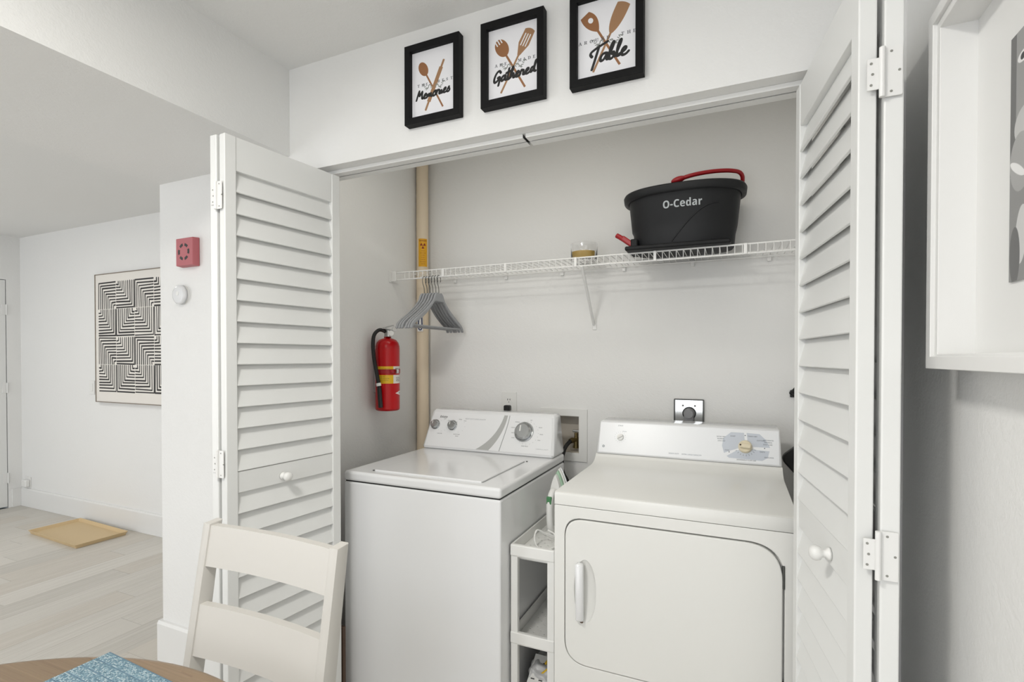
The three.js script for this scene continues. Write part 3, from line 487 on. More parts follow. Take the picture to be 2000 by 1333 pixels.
// ------------------------------------------------------------------ slim cart between the machines, iron and pack on it
{
  const x0 = -0.722, x1 = -0.56, F = -1.615, B = -2.2, cx = (x0 + x1) / 2;
  const t = thing('slim_cart', 'narrow white plastic three-shelf cart between washer and dryer', 'cart', [cx, 0, F]);
  const at = (g) => g.translate(-cx, 0, -F);
  for (const [x, z] of [[x0 + 0.013, F - 0.01], [x1 - 0.013, F - 0.01], [x0 + 0.013, B + 0.01], [x1 - 0.013, B + 0.01]]) part('post', at(rspan(x - 0.013, x + 0.013, 0.05, 0.692, z - 0.01, z + 0.01, 0.003)), M.cart, t);
  for (const top of [0.695, 0.387, 0.1]) {
    const tr = part('tray', at(join([rspan(x0 - 0.001, x1 + 0.001, top - 0.04, top, F - 0.014, F + 0.003, 0.004), rspan(x0 - 0.001, x1 + 0.001, top - 0.04, top, B - 0.003, B + 0.014, 0.004), rspan(x0 - 0.001, x0 + 0.006, top - 0.04, top, B, F, 0.003), rspan(x1 - 0.006, x1 + 0.001, top - 0.04, top, B, F, 0.003)])), M.cart, t);
    const fl = rrect(x0 + 0.005, x1 - 0.005, -F, -B, 0.003);
    for (let i = 0; i < 6; i++) for (let j = 0; j < 26; j++) { if ((i + j) % 2) continue; const x = x0 + 0.03 + i * 0.0205, z = -F + 0.03 + j * 0.021, hl = new THREE.Path(); hl.absellipse(x, z, 0.004, 0.004, 0, 2 * Math.PI); fl.holes.push(hl); }
    part('tray_floor', at(ext(fl, 0.003, 0, 4).rotateX(-Math.PI / 2).translate(0, top - 0.042, 0)), M.cart, tr);
    part('lower_lip', at(join([span(x0 + 0.02, x1 - 0.02, top - 0.058, top - 0.044, F - 0.03, F - 0.026)])), M.cart, tr);
  }
  for (const [x, z] of [[x0 + 0.02, F - 0.02], [x1 - 0.02, F - 0.02], [x0 + 0.02, B + 0.02], [x1 - 0.02, B + 0.02]]) part('wheel', at(join([cyl(0.02, 0.02, 0.014, 0, 0, 0, 20).rotateZ(Math.PI / 2).translate(x, 0.0205, z), rspan(x - 0.01, x + 0.01, 0.025, 0.058, z - 0.008, z + 0.008, 0.002)])), M.cart, t);
  const TOP = 0.656;
  // clothes iron standing on its heel
  const ir = thing('clothes_iron', 'white and green clothes iron standing upright on the slim cart', 'iron', [-0.632, TOP + 0.0008, -1.905]);
  ir.rotation.y = 1.42;
  const tear = (k) => { const s = new THREE.Shape(); s.moveTo(0, 0.262 - 0.06 * (1 - k)); s.bezierCurveTo(0.03 * k, 0.215, 0.052 * k, 0.14, 0.052 * k, 0.06); s.lineTo(0.046 * k, 0.004); s.lineTo(-0.046 * k, 0.004); s.lineTo(-0.052 * k, 0.06); s.bezierCurveTo(-0.052 * k, 0.14, -0.03 * k, 0.215, 0, 0.262 - 0.06 * (1 - k)); return s; };
  const layer = (k, a, d) => ext(tear(k), d, 0.0025, 16).rotateY(-Math.PI / 2).translate(-a, 0, 0);
  part('soleplate', layer(1, 0, 0.006), M.steel, ir);
  part('skirt', layer(0.95, 0.0062, 0.014), M.whitePlastic, ir);
  part('tank', layer(0.82, 0.02, 0.014), std(0xa6c6ac, 0.4), ir, 'pale green band');
  part('body', layer(0.62, 0.0338, 0.02), M.whitePlastic, ir);
  part('handle', tube([[-0.05, 0.03, 0], [-0.085, 0.04, 0], [-0.096, 0.09, 0], [-0.092, 0.15, 0], [-0.07, 0.178, 0], [-0.045, 0.165, 0]], 0.0125, 50, 14), M.whitePlastic, ir);
  part('steam_button', rbox(0.012, 0.03, 0.02, -0.1, 0.15, 0, 0.004, 3), std(0x4f8a5c, 0.4), ir);
  part('heel', rbox(0.05, 0.012, 0.085, -0.045, 0.0065, 0, 0.004), M.whitePlastic, ir);
  const cord = thing('iron_cord', 'white looped power cord lying on the top shelf of the slim cart', 'cord', [-0.628, TOP + 0.0006, -1.74]);
  part('cord', tube([[0.02, 0.006, -0.06], [-0.012, 0.03, -0.03], [-0.042, 0.055, 0.0], [-0.045, 0.03, 0.02], [-0.024, 0.004, 0.035], [0.015, 0.003, 0.03], [0.032, 0.012, 0.0], [0.02, 0.04, -0.02], [-0.01, 0.05, -0.03]], 0.0033, 90, 9), M.whitePlastic, cord);
  // wrapped pack on the lowest shelf
  const pk = thing('plastic_pack', 'crumpled grey plastic wrapped pack on the bottom shelf of the slim cart', 'pack', [-0.64, 0.062, -1.79]);
  const bag = new THREE.SphereGeometry(1, 40, 28); warp(bag, (v) => { const n = 0.06 * (Math.sin(v.x * 9 + v.y * 7) * Math.sin(v.z * 8 - v.y * 5) + Math.sin(v.z * 17 + v.x * 13) * 0.5); const e = 0.55; v.set(Math.sign(v.x) * Math.abs(v.x) ** e, Math.sign(v.y) * Math.abs(v.y) ** e, Math.sign(v.z) * Math.abs(v.z) ** e).multiplyScalar(1 + n); v.set(v.x * 0.055, v.y * 0.085 + 0.088, v.z * 0.12); });
  part('wrapper', bag, phys(0xc9cacb, 0.35, { clearcoat: 0.4 }), pk);
  const inn = part('white_panel', rbox(0.075, 0.006, 0.12, -0.002, 0, 0, 0.002).rotateX(0.55).translate(0, 0.15, 0.09), M.whitePlastic, pk);
  for (let i = 0; i < 6; i++) part('slot', box(0.014, 0.008, 0.003, 0, 0, 0).translate(-0.022 + (i % 2) * 0.03, 0.0, -0.03 + Math.floor(i / 2) * 0.03).rotateX(0.55).translate(0, 0.1507, 0.09), M.black, inn);
  part('yellow_tie', [tube([[0.012, 0.175, 0.075], [0.024, 0.19, 0.07], [0.036, 0.178, 0.072], [0.024, 0.165, 0.09], [0.006, 0.15, 0.1]], 0.0045, 24, 8), rod([0.02, 0.185, 0.07], [0.048, 0.168, 0.075], 0.003)], std(0xe0b81e, 0.5), pk, 'yellow tie');
}

// ------------------------------------------------------------------ right end of the closet
{
  const h = thing('wall_hook', 'small black hook on the back wall beside the right louvered door', 'hook', [0.222, 1.2, BACK]);
  part('hook_plate', rbox(0.05, 0.03, 0.008, 0.008, 0, 0.005, 0.003), M.black, h);
  part('hook_arm', tube([[0.01, -0.004, 0.008], [0.0, -0.008, 0.03], [-0.012, -0.002, 0.045], [-0.02, 0.006, 0.05], [-0.006, 0.02, 0.045], [0.006, 0.036, 0.03]], 0.0042, 30, 8), M.black, h);
  const b = thing('storage_bin', 'black plastic bin corner showing behind the dryer at the right door', 'bin', [0.281, 0.622, -2.3]);
  part('bin_shell', [ext(rrect(-0.11, 0.11, -0.11, 0.11, 0.03), 0.035, 0.006).rotateZ(0.72).translate(0.035, 0.315, -0.02)].map((g) => warp(g, (v) => { if (v.x > 0.06) v.x = 0.06; })), M.black, b);
  part('bin_stand', rspan(-0.02, 0.055, -0.62, 0.2, -0.015, 0.012, 0.005), M.black, b);
}
{
  const b = thing('wooden_board', 'narrow dark brown board standing between the louvered door and the washer', 'board', [-1.3845, 0.0005, -1.5]);
  part('plank_face', rbox(0.03, 0.315, 0.016, 0, 0.158, 0, 0.002), M.darkWood, b);
}

// ------------------------------------------------------------------ three framed kitchen prints over the closet
const GLYPH = {
  a: [[[0.85, 0.85], [0.5, 1.02], [0.12, 0.6], [0.22, 0.06], [0.62, 0.2], [0.88, 0.95], [0.86, 0.15], [1.1, 0.12]], 1.05], b: [[[0, 0.2], [0.5, 1.65], [0.38, 2.1], [0.12, 1.5], [0.08, 0.15], [0.42, 0], [0.72, 0.4], [0.55, 0.85], [0.3, 0.6], [0.85, 0.5]], 0.8], d: [[[0.8, 0.85], [0.42, 1], [0.1, 0.5], [0.3, 0.02], [0.75, 0.6], [1.02, 2.05], [0.82, 1.7], [0.76, 0.2], [1.1, 0.1]], 1.05],
  e: [[[0, 0.35], [0.5, 0.5], [0.72, 0.85], [0.42, 1.02], [0.15, 0.55], [0.32, 0.05], [0.75, 0.1], [1, 0.35]], 0.9], h: [[[0, 0.2], [0.5, 1.7], [0.38, 2.1], [0.16, 1.5], [0.1, 0], [0.42, 0.9], [0.68, 0.75], [0.62, 0.1], [0.95, 0.15]], 0.9], i: [[[0, 0.2], [0.25, 0.98], [0.22, 0.12], [0.52, 0.15]], 0.5],
  l: [[[0, 0.2], [0.52, 1.65], [0.4, 2.1], [0.14, 1.4], [0.18, 0.1], [0.55, 0.2]], 0.5], m: [[[0, 0.1], [0.12, 0.95], [0.14, 0.05], [0.42, 0.98], [0.52, 0.05], [0.84, 0.98], [0.92, 0.1], [1.2, 0.15]], 1.2], o: [[[0.55, 1], [0.14, 0.75], [0.16, 0.1], [0.58, 0.02], [0.82, 0.5], [0.55, 1], [1, 0.88]], 0.95],
  r: [[[0, 0.15], [0.2, 1.08], [0.34, 0.85], [0.66, 0.9], [0.58, 0.15], [0.9, 0.12]], 0.85], s: [[[0, 0.15], [0.45, 1.12], [0.46, 0.7], [0.72, 0.3], [0.45, 0.0], [0.1, 0.14]], 0.8], t: [[[0.32, 1.9], [0.2, 0.3], [0.4, 0.02], [0.7, 0.2]], 0.65, [[-0.1, 1.25], [0.8, 1.42]]],
  G: [[[1.25, 1.6], [1, 2.1], [0.4, 1.7], [0.08, 0.6], [0.4, 0.02], [1, 0.5], [1.15, 0.95], [0.7, 0.82], [1.3, 0.98], [1.12, -0.5]], 1.4], M: [[[-0.1, 0.1], [0.25, 1.9], [0.36, 1.75], [0.5, 0.5], [1.1, 1.95], [1.08, 0.25], [1.4, 0.15]], 1.4], T: [[[0.78, 1.95], [0.55, 0.6], [0.32, -0.6]], 1.0, [[0.1, 0.9], [-0.35, 1.3], [0.5, 1.8], [1.7, 2.2]]],
};
function script(g, word, x, y, size, tilt, lw) {
  g.save(); g.translate(x, y); g.rotate(tilt); g.transform(1, 0, -0.22, 1, 0, 0); g.lineCap = g.lineJoin = 'round'; g.strokeStyle = '#151515'; g.lineWidth = lw; let cx = 0;
  const stroke = (pts) => { const q = pts.map(([a, b]) => [cx + a * size, -b * size]); g.beginPath(); g.moveTo(...q[0]); for (let i = 1; i < q.length - 1; i++) g.quadraticCurveTo(...q[i], (q[i][0] + q[i + 1][0]) / 2, (q[i][1] + q[i + 1][1]) / 2); g.lineTo(...q[q.length - 1]); g.stroke(); };
  for (const c of word) { const L = GLYPH[c]; stroke(L[0]); if (L[2]) stroke(L[2]); cx += L[1] * size; }
  g.restore();
}
{
  const WOOD = '#966640', WOOD2 = '#a27b58';
  const tools = {
    Memories(g) {
      g.save(); g.translate(250, 470); g.rotate(-0.48); g.fillStyle = WOOD; g.fillRect(-8, -190, 16, 420); g.beginPath(); g.ellipse(0, -220, 46, 74, 0, 0, 7); g.fill(); g.restore();
      g.save(); g.translate(262, 470); g.rotate(0.42); g.fillStyle = WOOD2; g.fillRect(-20, -190, 40, 330); g.beginPath(); g.roundRect(-11, -262, 22, 80, 10); g.roundRect(-11, 136, 22, 90, 10); g.fill(); g.restore();
    },
    Gathered(g) {
      g.save(); g.translate(250, 460); g.rotate(-0.5); g.fillStyle = WOOD; g.fillRect(-9, -170, 18, 410); g.beginPath(); g.ellipse(0, -205, 58, 88, 0, 0, 7); g.fill(); g.fillStyle = '#efeff2'; for (const a of [-24, 0, 24]) g.fillRect(a - 5, -300, 10, 56); g.restore();
      g.save(); g.translate(262, 460); g.rotate(0.5); g.fillStyle = WOOD2; g.fillRect(-9, -140, 18, 390); g.beginPath(); g.moveTo(-12, -90); g.lineTo(-52, -190); g.lineTo(-48, -312); g.quadraticCurveTo(0, -340, 48, -312); g.lineTo(52, -190); g.lineTo(12, -90); g.closePath(); g.fill(); g.fillStyle = '#efeff2'; for (const a of [-24, 0, 24]) { g.beginPath(); g.roundRect(a - 5, -280, 10, 110, 5); g.fill(); } g.restore();
    },
    Table(g) {
      g.save(); g.translate(240, 450); g.rotate(-0.5); g.fillStyle = WOOD; g.fillRect(-9, -170, 18, 420); g.beginPath(); g.moveTo(-10, -110); g.quadraticCurveTo(-78, -180, -62, -290); g.lineTo(20, -300); g.quadraticCurveTo(78, -220, 10, -110); g.fill(); g.fillStyle = '#efeff2'; g.beginPath(); g.ellipse(-4, -225, 20, 24, 0, 0, 7); g.fill(); g.restore();
      g.save(); g.translate(262, 450); g.rotate(0.45); g.fillStyle = WOOD2; g.fillRect(-9, -120, 18, 380); g.beginPath(); g.moveTo(-12, -60); g.quadraticCurveTo(-62, -130, -52, -296); g.quadraticCurveTo(0, -316, 54, -296); g.quadraticCurveTo(60, -130, 12, -60); g.closePath(); g.fill(); g.restore();
    },
  };
  const caps = { Memories: 'THE   BEST', Gathered: 'ARE   MADE', Table: 'AROUND   THE' };
  const lay = { Memories: [58, 512, 52, 21], Gathered: [46, 530, 56, 23], Table: [110, 572, 76, 24] };
  const art = (w) => canvas(512, 704, (g) => {
    g.fillStyle = '#efeff2'; g.fillRect(0, 0, 512, 704); g.translate(256, 420); g.scale(1.1, 1.1); g.translate(-256, -482); tools[w](g);
    g.fillStyle = '#8a8f8a'; for (let i = 0; i < 26; i++) { const side = i % 2 ? 1 : -1, k = i / 26; g.save(); g.translate(256 + side * (20 + k * 100), 470 - 22 * Math.sin(k * 9) + side * 6 - k * 24); g.rotate(side * (0.6 + Math.sin(i) * 0.6)); g.beginPath(); g.ellipse(0, 0, 13, 4, 0, 0, 7); g.fill(); g.restore(); }
    g.fillStyle = '#4a4c50'; g.font = 'bold 36px serif'; const words = caps[w].split('   '); const put = (s, x) => { [...s].forEach((c, i) => g.fillText(c, x + i * 45, 440)); };
    if (w === 'Table') { put(words[0], 30); put(words[1], 370); } else { put(words[0], 84); put(words[1], 300); }
    const [x, y, s, lw] = lay[w]; g.setTransform(1, 0, 0, 1, 0, 0); script(g, w, x, y, s, -0.06, lw);
  });
  const W = 0.206, H = 0.258, FR = 0.021;
  const frameGeo = (() => { const s = rrect(-W / 2, W / 2, -H / 2, H / 2, 0.001); s.holes.push(rrect(-W / 2 + FR, W / 2 - FR, -H / 2 + FR, H / 2 - FR, 0.0005, THREE.Path)); return ext(s, 0.029, 0.001).translate(0, 0, 0.001); })();
  const proto = thing('framed_print', 'x', 'picture', [0, 0, 0], 0, 'black framed kitchen prints above the closet');
  part('frame', frameGeo, M.frameBlack, proto);
  part('print', box(W - 2 * FR + 0.002, H - 2 * FR + 0.002, 0.002, 0, 0, 0.014), M.trim, proto);
  [['Memories', -0.9025, 'black framed print reading Memories with spoon and rolling pin'], ['Gathered', -0.62, 'black framed print reading Gathered with slotted spoon and spatula'], ['Table', -0.335, 'black framed print reading Table with two wooden spatulas']].forEach(([w, x, label], i) => {
    const o = i ? proto.clone() : proto; if (i) { o.name = numbered('framed_print'); scene.add(o); }
    o.userData = { ...proto.userData, label }; o.position.set(x, 2.2455, FRONT);
    o.children[1].material = std(0xffffff, 0.4, { map: art(w) });
  });
}

// ------------------------------------------------------------------ pillar wall: alarm and thermostat
{
  const t = thing('alarm_sounder', 'faded red square fire alarm sounder on the pillar wall', 'alarm', [-2.126, 1.7965, FRONT]);
  part('housing', warp(rbox(0.112, 0.12, 0.03, 0, 0, 0.0157, 0.003), (v) => { if (v.z > 0.02) { v.x *= 0.965; v.y *= 0.965; } }), M.alarm, t);
  for (let k = 0; k < 6; k++) { const s = new THREE.Shape(), a0 = k * Math.PI / 3 + 0.2 + Math.PI / 6, a1 = a0 + 0.65; s.absarc(0, 0, 0.036, a0, a1, false); s.absarc(0, 0, 0.025, a1, a0, true); part('sound_slot', ext(s, 0.001).translate(-0.003, 0.0, 0.0302), M.black, t); }
  const th = thing('thermostat', 'round white thermostat on the pillar wall below the red alarm', 'thermostat', [-2.18, 1.62, FRONT]);
  part('base', disc(0.036, 0.041, 0.008, 0, 0, 0.0045), M.whitePlastic, th);
  part('dial', new THREE.LatheGeometry([[0.0001, 0.026], [0.03, 0.0255], [0.037, 0.024], [0.0415, 0.019], [0.042, 0.0087], [0.0001, 0.0086]].map(([a, b]) => new THREE.Vector2(a, b)).reverse(), 48).rotateX(Math.PI / 2), phys(0xe2e3e4, 0.15, { clearcoat: 0.5 }), th);
  part('display', disc(0.009, 0.009, 0.0012, 0.0, 0.004, 0.0264, 24), M.whitePlastic, th);
}

// ------------------------------------------------------------------ hall: art, switch, outlet, tray
{
  const x0 = -4.742, x1 = -3.7, y0 = 0.992, y1 = 2.02;
  const t = thing('wall_art', 'large framed black and white line pattern print on the hall wall', 'artwork', [(x0 + x1) / 2, (y0 + y1) / 2, BACK]);
  const W = x1 - x0, H = y1 - y0;
  const pat = canvas(1024, 1024, (g) => {
    g.fillStyle = '#e9e5de'; g.fillRect(0, 0, 1024, 1024); g.strokeStyle = '#2c2b2c'; g.lineCap = 'round'; g.lineJoin = 'round';
    const m = 38, top = 62, cw = 237, ch = 219;
    for (let r = 0; r < 4; r++) for (let c = 0; c < 4; c++) {
      const kind = r % 2 ? (c % 2 ? 'bl' : 'br') : (c % 2 ? 'br' : 'tl'), X = m + c * cw + 6, Y = top + r * ch + (r > 1 ? 12 : 6), w = cw - 14, h = ch - 12, n = 9;
      for (let k = 0; k < n; k++) {
        const q = k / n, j = () => (rnd() - 0.5) * 5; g.lineWidth = 9 + rnd() * 4; g.beginPath();
        if (kind === 'tl') { g.moveTo(X + q * w + j(), Y + h); g.lineTo(X + q * w + j(), Y + q * h + j()); g.lineTo(X + w, Y + q * h + j()); }
        if (kind === 'br') { g.moveTo(X + w - q * w + j(), Y); g.lineTo(X + w - q * w + j(), Y + h - q * h + j()); g.lineTo(X, Y + h - q * h + j()); }
        if (kind === 'bl') { g.moveTo(X + q * w + j(), Y); g.lineTo(X + q * w + j(), Y + h - q * h + j()); g.lineTo(X + w, Y + h - q * h + j()); }
        g.stroke();
      }
    }
  });
  const s = rrect(-W / 2, W / 2, -H / 2, H / 2, 0.001); s.holes.push(rrect(-W / 2 + 0.006, W / 2 - 0.006, -H / 2 + 0.006, H / 2 - 0.006, 0.0005, THREE.Path));
  part('frame', ext(s, 0.03, 0.001).translate(0, 0, 0.001), std(0x8a8074, 0.5), t);
  part('canvas', box(W - 0.013, H - 0.013, 0.016, 0, 0, 0.018), std(0xffffff, 0.7, { map: pat }), t);
  const sw = thing('light_switch', 'white light switch plate on the hall wall beside the patterned art', 'light switch', [-4.842, 1.105, BACK]);
  part('plate', rbox(0.072, 0.115, 0.006, 0, 0, 0.0038, 0.002), M.whitePlastic, sw); part('rocker', rbox(0.033, 0.066, 0.006, 0, 0, 0.0075, 0.002), M.whitePlastic, sw);
  const ou = thing('wall_outlet', 'low white wall outlet in the hall corner by the door', 'outlet', [-5.865, 0.222, BACK]);
  part('plate', rbox(0.1, 0.1, 0.006, 0, 0, 0.0038, 0.002), M.whitePlastic, ou); part('adapter', rbox(0.075, 0.065, 0.035, 0.01, -0.006, 0.0245, 0.01, 3), M.whitePlastic, ou);
  const tr = thing('floor_tray', 'flat tan rectangular tray with raised rim on the hall floor', 'tray', [-4.59, 0.0005, -2.17], -0.045);
  const w = 0.355, d = 0.168, h = 0.028;
  part('tray_base', rspan(-w + 0.012, w - 0.012, 0, 0.006, -d + 0.012, d - 0.012, 0.002), M.tan, tr);
  const side = (a, b) => { const g = new THREE.BufferGeometry(); return g; };
  const rimS = rrect(-w, w, -d, d, 0.012); rimS.holes.push(rrect(-w + 0.006, w - 0.006, -d + 0.006, d - 0.006, 0.01, THREE.Path));
  part('rim', warp(ext(rimS, h - 0.002, 0.001).rotateX(-Math.PI / 2).translate(0, 0.002, 0), (v) => { const k = 1 - v.y / h; v.x -= Math.sign(v.x) * 0.014 * k; v.z -= Math.sign(v.z) * 0.014 * k; }), M.tan, tr);
}

// ------------------------------------------------------------------ deep white frame on the right wall
{
  const zf = -1.057, zn = -0.47, y0 = 1.332, y1 = 1.912, depth = 0.059, t0 = 0.02;
  const t = thing('shadow_box_frame', 'deep white shadow box frame with a small photograph on the right wall', 'picture', [RIGHT, (y0 + y1) / 2, (zf + zn) / 2]);
  const W = zn - zf, H = y1 - y0, f = (g) => g.rotateY(-Math.PI / 2);
  const s = rrect(-W / 2, W / 2, -H / 2, H / 2, 0.001); s.holes.push(rrect(-W / 2 + t0, W / 2 - t0, -H / 2 + t0, H / 2 - t0, 0.0005, THREE.Path));
  part('frame', f(ext(s, depth, 0.0012).translate(0, 0, 0.0008)), M.trim, t);
  const s2 = rrect(-W / 2 + t0 - 0.001, W / 2 - t0 + 0.001, -H / 2 + t0 - 0.001, H / 2 - t0 + 0.001, 0); s2.holes.push(rrect(-W / 2 + t0 + 0.013, W / 2 - t0 - 0.013, -H / 2 + t0 + 0.004, H / 2 - t0 - 0.013, 0, THREE.Path));
  part('inner_lip', f(ext(s2, depth - 0.006, 0.001).translate(0, 0, 0.001)), M.trim, t);
  part('backing', f(box(W - 2 * t0 + 0.004, H - 2 * t0 + 0.004, 0.004, 0, 0, 0.004)), M.trim, t);
  const photo = canvas(512, 512, (g) => {
    g.fillStyle = '#8d8d8c'; g.fillRect(0, 0, 512, 512);
    const blob = (c, x, y, a, b, r = 0) => { g.fillStyle = c; g.beginPath(); g.ellipse(x, y, a, b, r, 0, 7); g.fill(); };
    g.fillStyle = '#6d6d6d'; g.fillRect(0, 0, 22, 290); g.fillStyle = '#9b9b9a'; g.fillRect(22, 0, 110, 220);
    blob('#e9e9e8', 52, 58, 26, 12); blob('#3a3a3a', 46, 58, 9, 7); blob('#dcdcdb', 110, 120, 40, 110, 0.1); blob('#c4c4c3', 60, 200, 44, 40); blob('#a8a8a7', 40, 270, 40, 60);
    blob('#ebebea', 30, 282, 34, 9, 0.6); blob('#e3e3e2', 92, 330, 22, 34); blob('#4a4a4a', 130, 330, 26, 90); blob('#cfcfce', 46, 420, 22, 60, 0.1); blob('#6a6a6a', 22, 460, 20, 60);
    blob('#2d2d2d', 330, 200, 120, 90); blob('#d5d5d4', 330, 380, 120, 120); blob('#757574', 260, 300, 60, 120);
  });
  part('photograph', f(box(0.35, 0.33, 0.003, 0.028, -0.004, 0.0078)), std(0xffffff, 0.45, { map: photo }), t, 'black and white photograph');
}

// ------------------------------------------------------------------ dining table, placemat, chair
const TC = [-0.92, -0.022];
{
  const wood = canvas(1024, 1024, (g, w, h) => {
    g.fillStyle = '#84715a'; g.fillRect(0, 0, w, h);
    for (let b = 0; b < 9; b++) { g.fillStyle = ['rgba(70,50,36,.10)', 'rgba(160,136,108,.10)', 'rgba(90,66,48,.05)'][b % 3]; g.fillRect(0, b * 114, w, 114); }
    for (let i = 0; i < 1500; i++) { const y = rnd() * h, x = rnd() * w, l = 60 + rnd() * 500; g.strokeStyle = rnd() < 0.55 ? `rgba(66,47,34,${0.03 + rnd() * 0.1})` : `rgba(186,160,130,${0.03 + rnd() * 0.09})`; g.lineWidth = 0.6 + rnd() * 2.4; g.beginPath(); g.moveTo(x, y); g.bezierCurveTo(x + l / 3, y + (rnd() - 0.5) * 12, x + l * 0.66, y + (rnd() - 0.5) * 12, x + l, y + (rnd() - 0.5) * 16); g.stroke(); }
    g.strokeStyle = 'rgba(60,42,30,.35)'; g.lineWidth = 1.6; for (let b = 1; b < 9; b++) { g.beginPath(); g.moveTo(0, b * 114); g.lineTo(w, b * 114); g.stroke(); }
  });
  wood.wrapS = wood.wrapT = THREE.RepeatWrapping;
  const t = thing('dining_table', 'round brown wood dining table in the bottom left foreground', 'table', [TC[0], 0, TC[1]]);
  const top = metreUV(new THREE.LatheGeometry([[0.0001, 0.72], [0.605, 0.72], [0.616, 0.724], [0.62, 0.733], [0.62, 0.742], [0.616, 0.748], [0.608, 0.75], [0.0001, 0.75]].map(([a, b]) => new THREE.Vector2(a, b)), 128).rotateY(0.0), 0.8);
  const uv = top.attributes.uv, p = top.attributes.position; for (let i = 0; i < p.count; i++) { const a = 0.02, x = p.getX(i), z = p.getZ(i); uv.setXY(i, 0.8 * (x * Math.cos(a) - z * Math.sin(a)), 0.8 * (x * Math.sin(a) + z * Math.cos(a))); }
  part('tabletop', top, std(0xffffff, 0.42, { map: wood }), t);
  part('pedestal', new THREE.LatheGeometry([[0.0001, 0.06], [0.09, 0.06], [0.075, 0.12], [0.055, 0.2], [0.07, 0.35], [0.06, 0.5], [0.05, 0.62], [0.09, 0.7], [0.14, 0.719], [0.0001, 0.719]].map(([a, b]) => new THREE.Vector2(a, b)), 48), M.chair, t);
  for (let k = 0; k < 4; k++) part('foot', warp(rbox(0.36, 0.06, 0.07, 0.22, 0.035, 0, 0.012, 3), (v) => { if (v.y > 0.03) v.y -= Math.max(0, v.x - 0.1) * 0.06; v.y = Math.max(0.0008, v.y); }).rotateY(Math.PI / 4 + k * Math.PI / 2), M.chair, t);
  // woven placemat
  const weave = canvas(1024, 768, (g, w, h) => {
    g.fillStyle = '#7f9caa'; g.fillRect(0, 0, w, h);
    for (let y = 0; y < h; y += 6) for (let x = 0; x < w; x += 8) {
      const rib = (y % 54) < 6, o = (y / 6) % 2 ? 4 : 0, q = rnd();
      g.fillStyle = rib ? `rgb(${70 + q * 25},${95 + q * 25},${112 + q * 25})` : q < 0.25 ? '#c3d3d9' : q < 0.55 ? '#93b0bd' : q < 0.8 ? '#7897a7' : '#5f8193';
      g.fillRect(x + o, y, 7, 5);
    }
  });
  const bump = canvas(1024, 768, (g, w, h) => { g.fillStyle = '#000'; g.fillRect(0, 0, w, h); for (let y = 0; y < h; y += 6) for (let x = 0; x < w; x += 8) { if ((y % 54) < 6) continue; g.fillStyle = rnd() < 0.5 ? '#fff' : '#bbb'; g.fillRect(x + ((y / 6) % 2 ? 4 : 0) + 1, y + 1, 6, 4); } }, false);
  const W = 0.45, D = 0.335, pm = thing('placemat', 'blue woven placemat on the round brown table', 'placemat', [0, 0.7505, 0], -0.044);
  pm.position.x = -1.156 + Math.cos(0.044) * W / 2 - Math.sin(0.044) * D / 2; pm.position.z = -0.599 + Math.sin(0.044) * W / 2 + Math.cos(0.044) * D / 2;
  part('mat', box(W, 0.0035, D, 0, 0.0018, 0), std(0xffffff, 0.85, { map: weave, bumpMap: bump, bumpScale: 0.0015 }), pm);
}
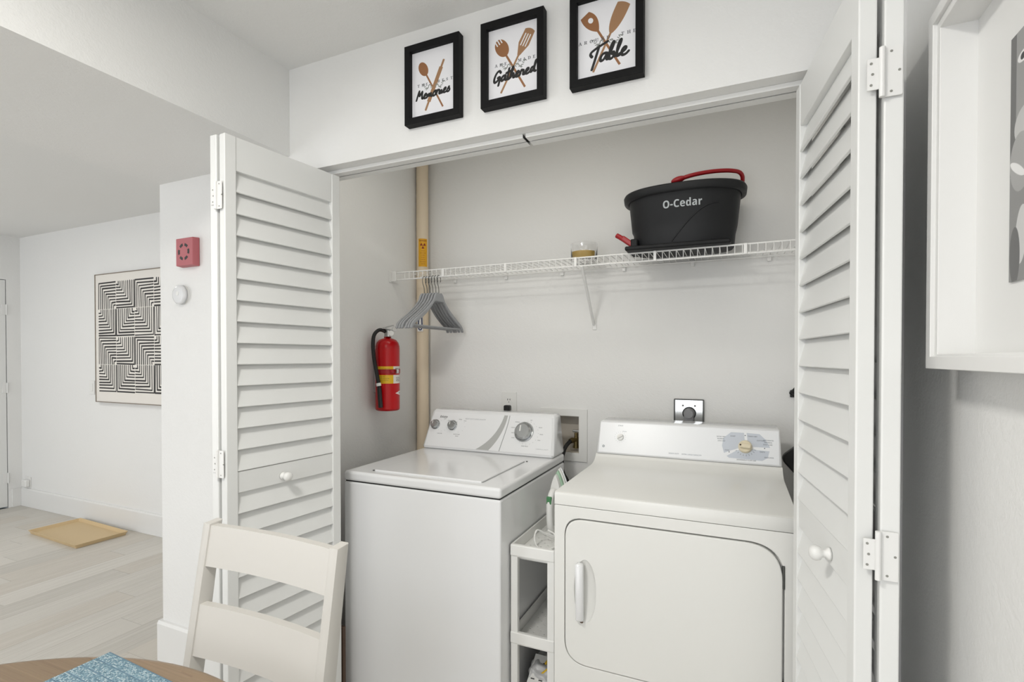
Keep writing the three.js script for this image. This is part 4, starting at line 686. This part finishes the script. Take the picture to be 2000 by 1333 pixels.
{
  const x0 = -1.178, x1 = -0.757, cx = (x0 + x1) / 2, t = thing('dining_chair', 'off-white wooden ladder-back dining chair tucked under the round table', 'chair', [cx, 0, -0.6]);
  const zAt = (y) => -0.811 - 0 + (0.95 - y) * 0.165, at = (g) => g.translate(-cx, 0, 0.6);
  const post = (a, b) => at(smooth(extX([[zAt(0.95), 0.95], [zAt(0.95) - 0.034, 0.953], [zAt(0.46) - 0.044, 0.46], [-0.81, 0.0005], [-0.775, 0.0005], [zAt(0.46), 0.46]], a, b, 0.003), 0.5));
  part('back_post', post(x0, x0 + 0.024), M.chair, t); part('back_post', post(x1 - 0.024, x1), M.chair, t);
  const slat = (y0, y1) => {
    const w = x1 - x0 - 0.047, g = new THREE.BoxGeometry(w, y1 - y0, 0.018, 28, 1, 1).translate(cx, (y0 + y1) / 2, 0);
    return at(smooth(warp(g, (v) => { const q = 2 * (v.x - cx) / w; v.z += zAt(v.y) - 0.013 - 0.011 * (1 - q * q); }), 0.5));
  };
  part('back_slat', slat(0.853, 0.946), M.chair, t); part('back_slat', slat(0.655, 0.768), M.chair, t);
  part('seat', at(rspan(x0 - 0.005, x1 + 0.005, 0.44, 0.465, -0.728, -0.32, 0.008, 3)), M.chair, t);
  for (const x of [x0 + 0.02, x1 - 0.02]) part('front_leg', at(warp(rspan(x - 0.019, x + 0.019, 0.0006, 0.44, -0.375, -0.337, 0.003), () => {})), M.chair, t);
  part('apron', at(join([rspan(x0 + 0.03, x1 - 0.03, 0.38, 0.44, -0.365, -0.347, 0.002), rspan(x0 + 0.006, x0 + 0.024, 0.38, 0.44, -0.725, -0.376, 0.002), rspan(x1 - 0.024, x1 - 0.006, 0.38, 0.44, -0.725, -0.376, 0.002)])), M.chair, t);
}

// ------------------------------------------------------------------ ceiling lamps (outside the frame; they cast the photograph's shadows)
for (const [L, label] of [[LAMP, 'round flush white ceiling lamp above the dining table'], [HALL_LAMP, 'round flush white ceiling lamp in the hall']]) {
  const t = thing('ceiling_lamp', label, 'lamp', [L.x, CEIL, L.z]);
  part('housing', cyl(L.size * 0.6, L.size * 0.62, 0.026, 0, -0.0135, 0, 48), M.trim, t);
  part('diffuser', cyl(L.size * 0.56, L.size * 0.55, 0.012, 0, -0.032, 0, 48), M.glow, t);
}

{
  const t = thing('strip_lamp', 'long white strip lamp on the closet ceiling behind the header', 'lamp', [STRIP.x, CEIL, STRIP.z]);
  part('housing', rbox(STRIP.w + 0.04, 0.03, STRIP.d + 0.03, 0, -0.0155, 0, 0.006), M.trim, t);
  part('diffuser', rbox(STRIP.w + 0.02, 0.014, STRIP.d + 0.01, 0, -0.037, 0, 0.005), M.glow, t);
}

renderer.render(scene, camera);
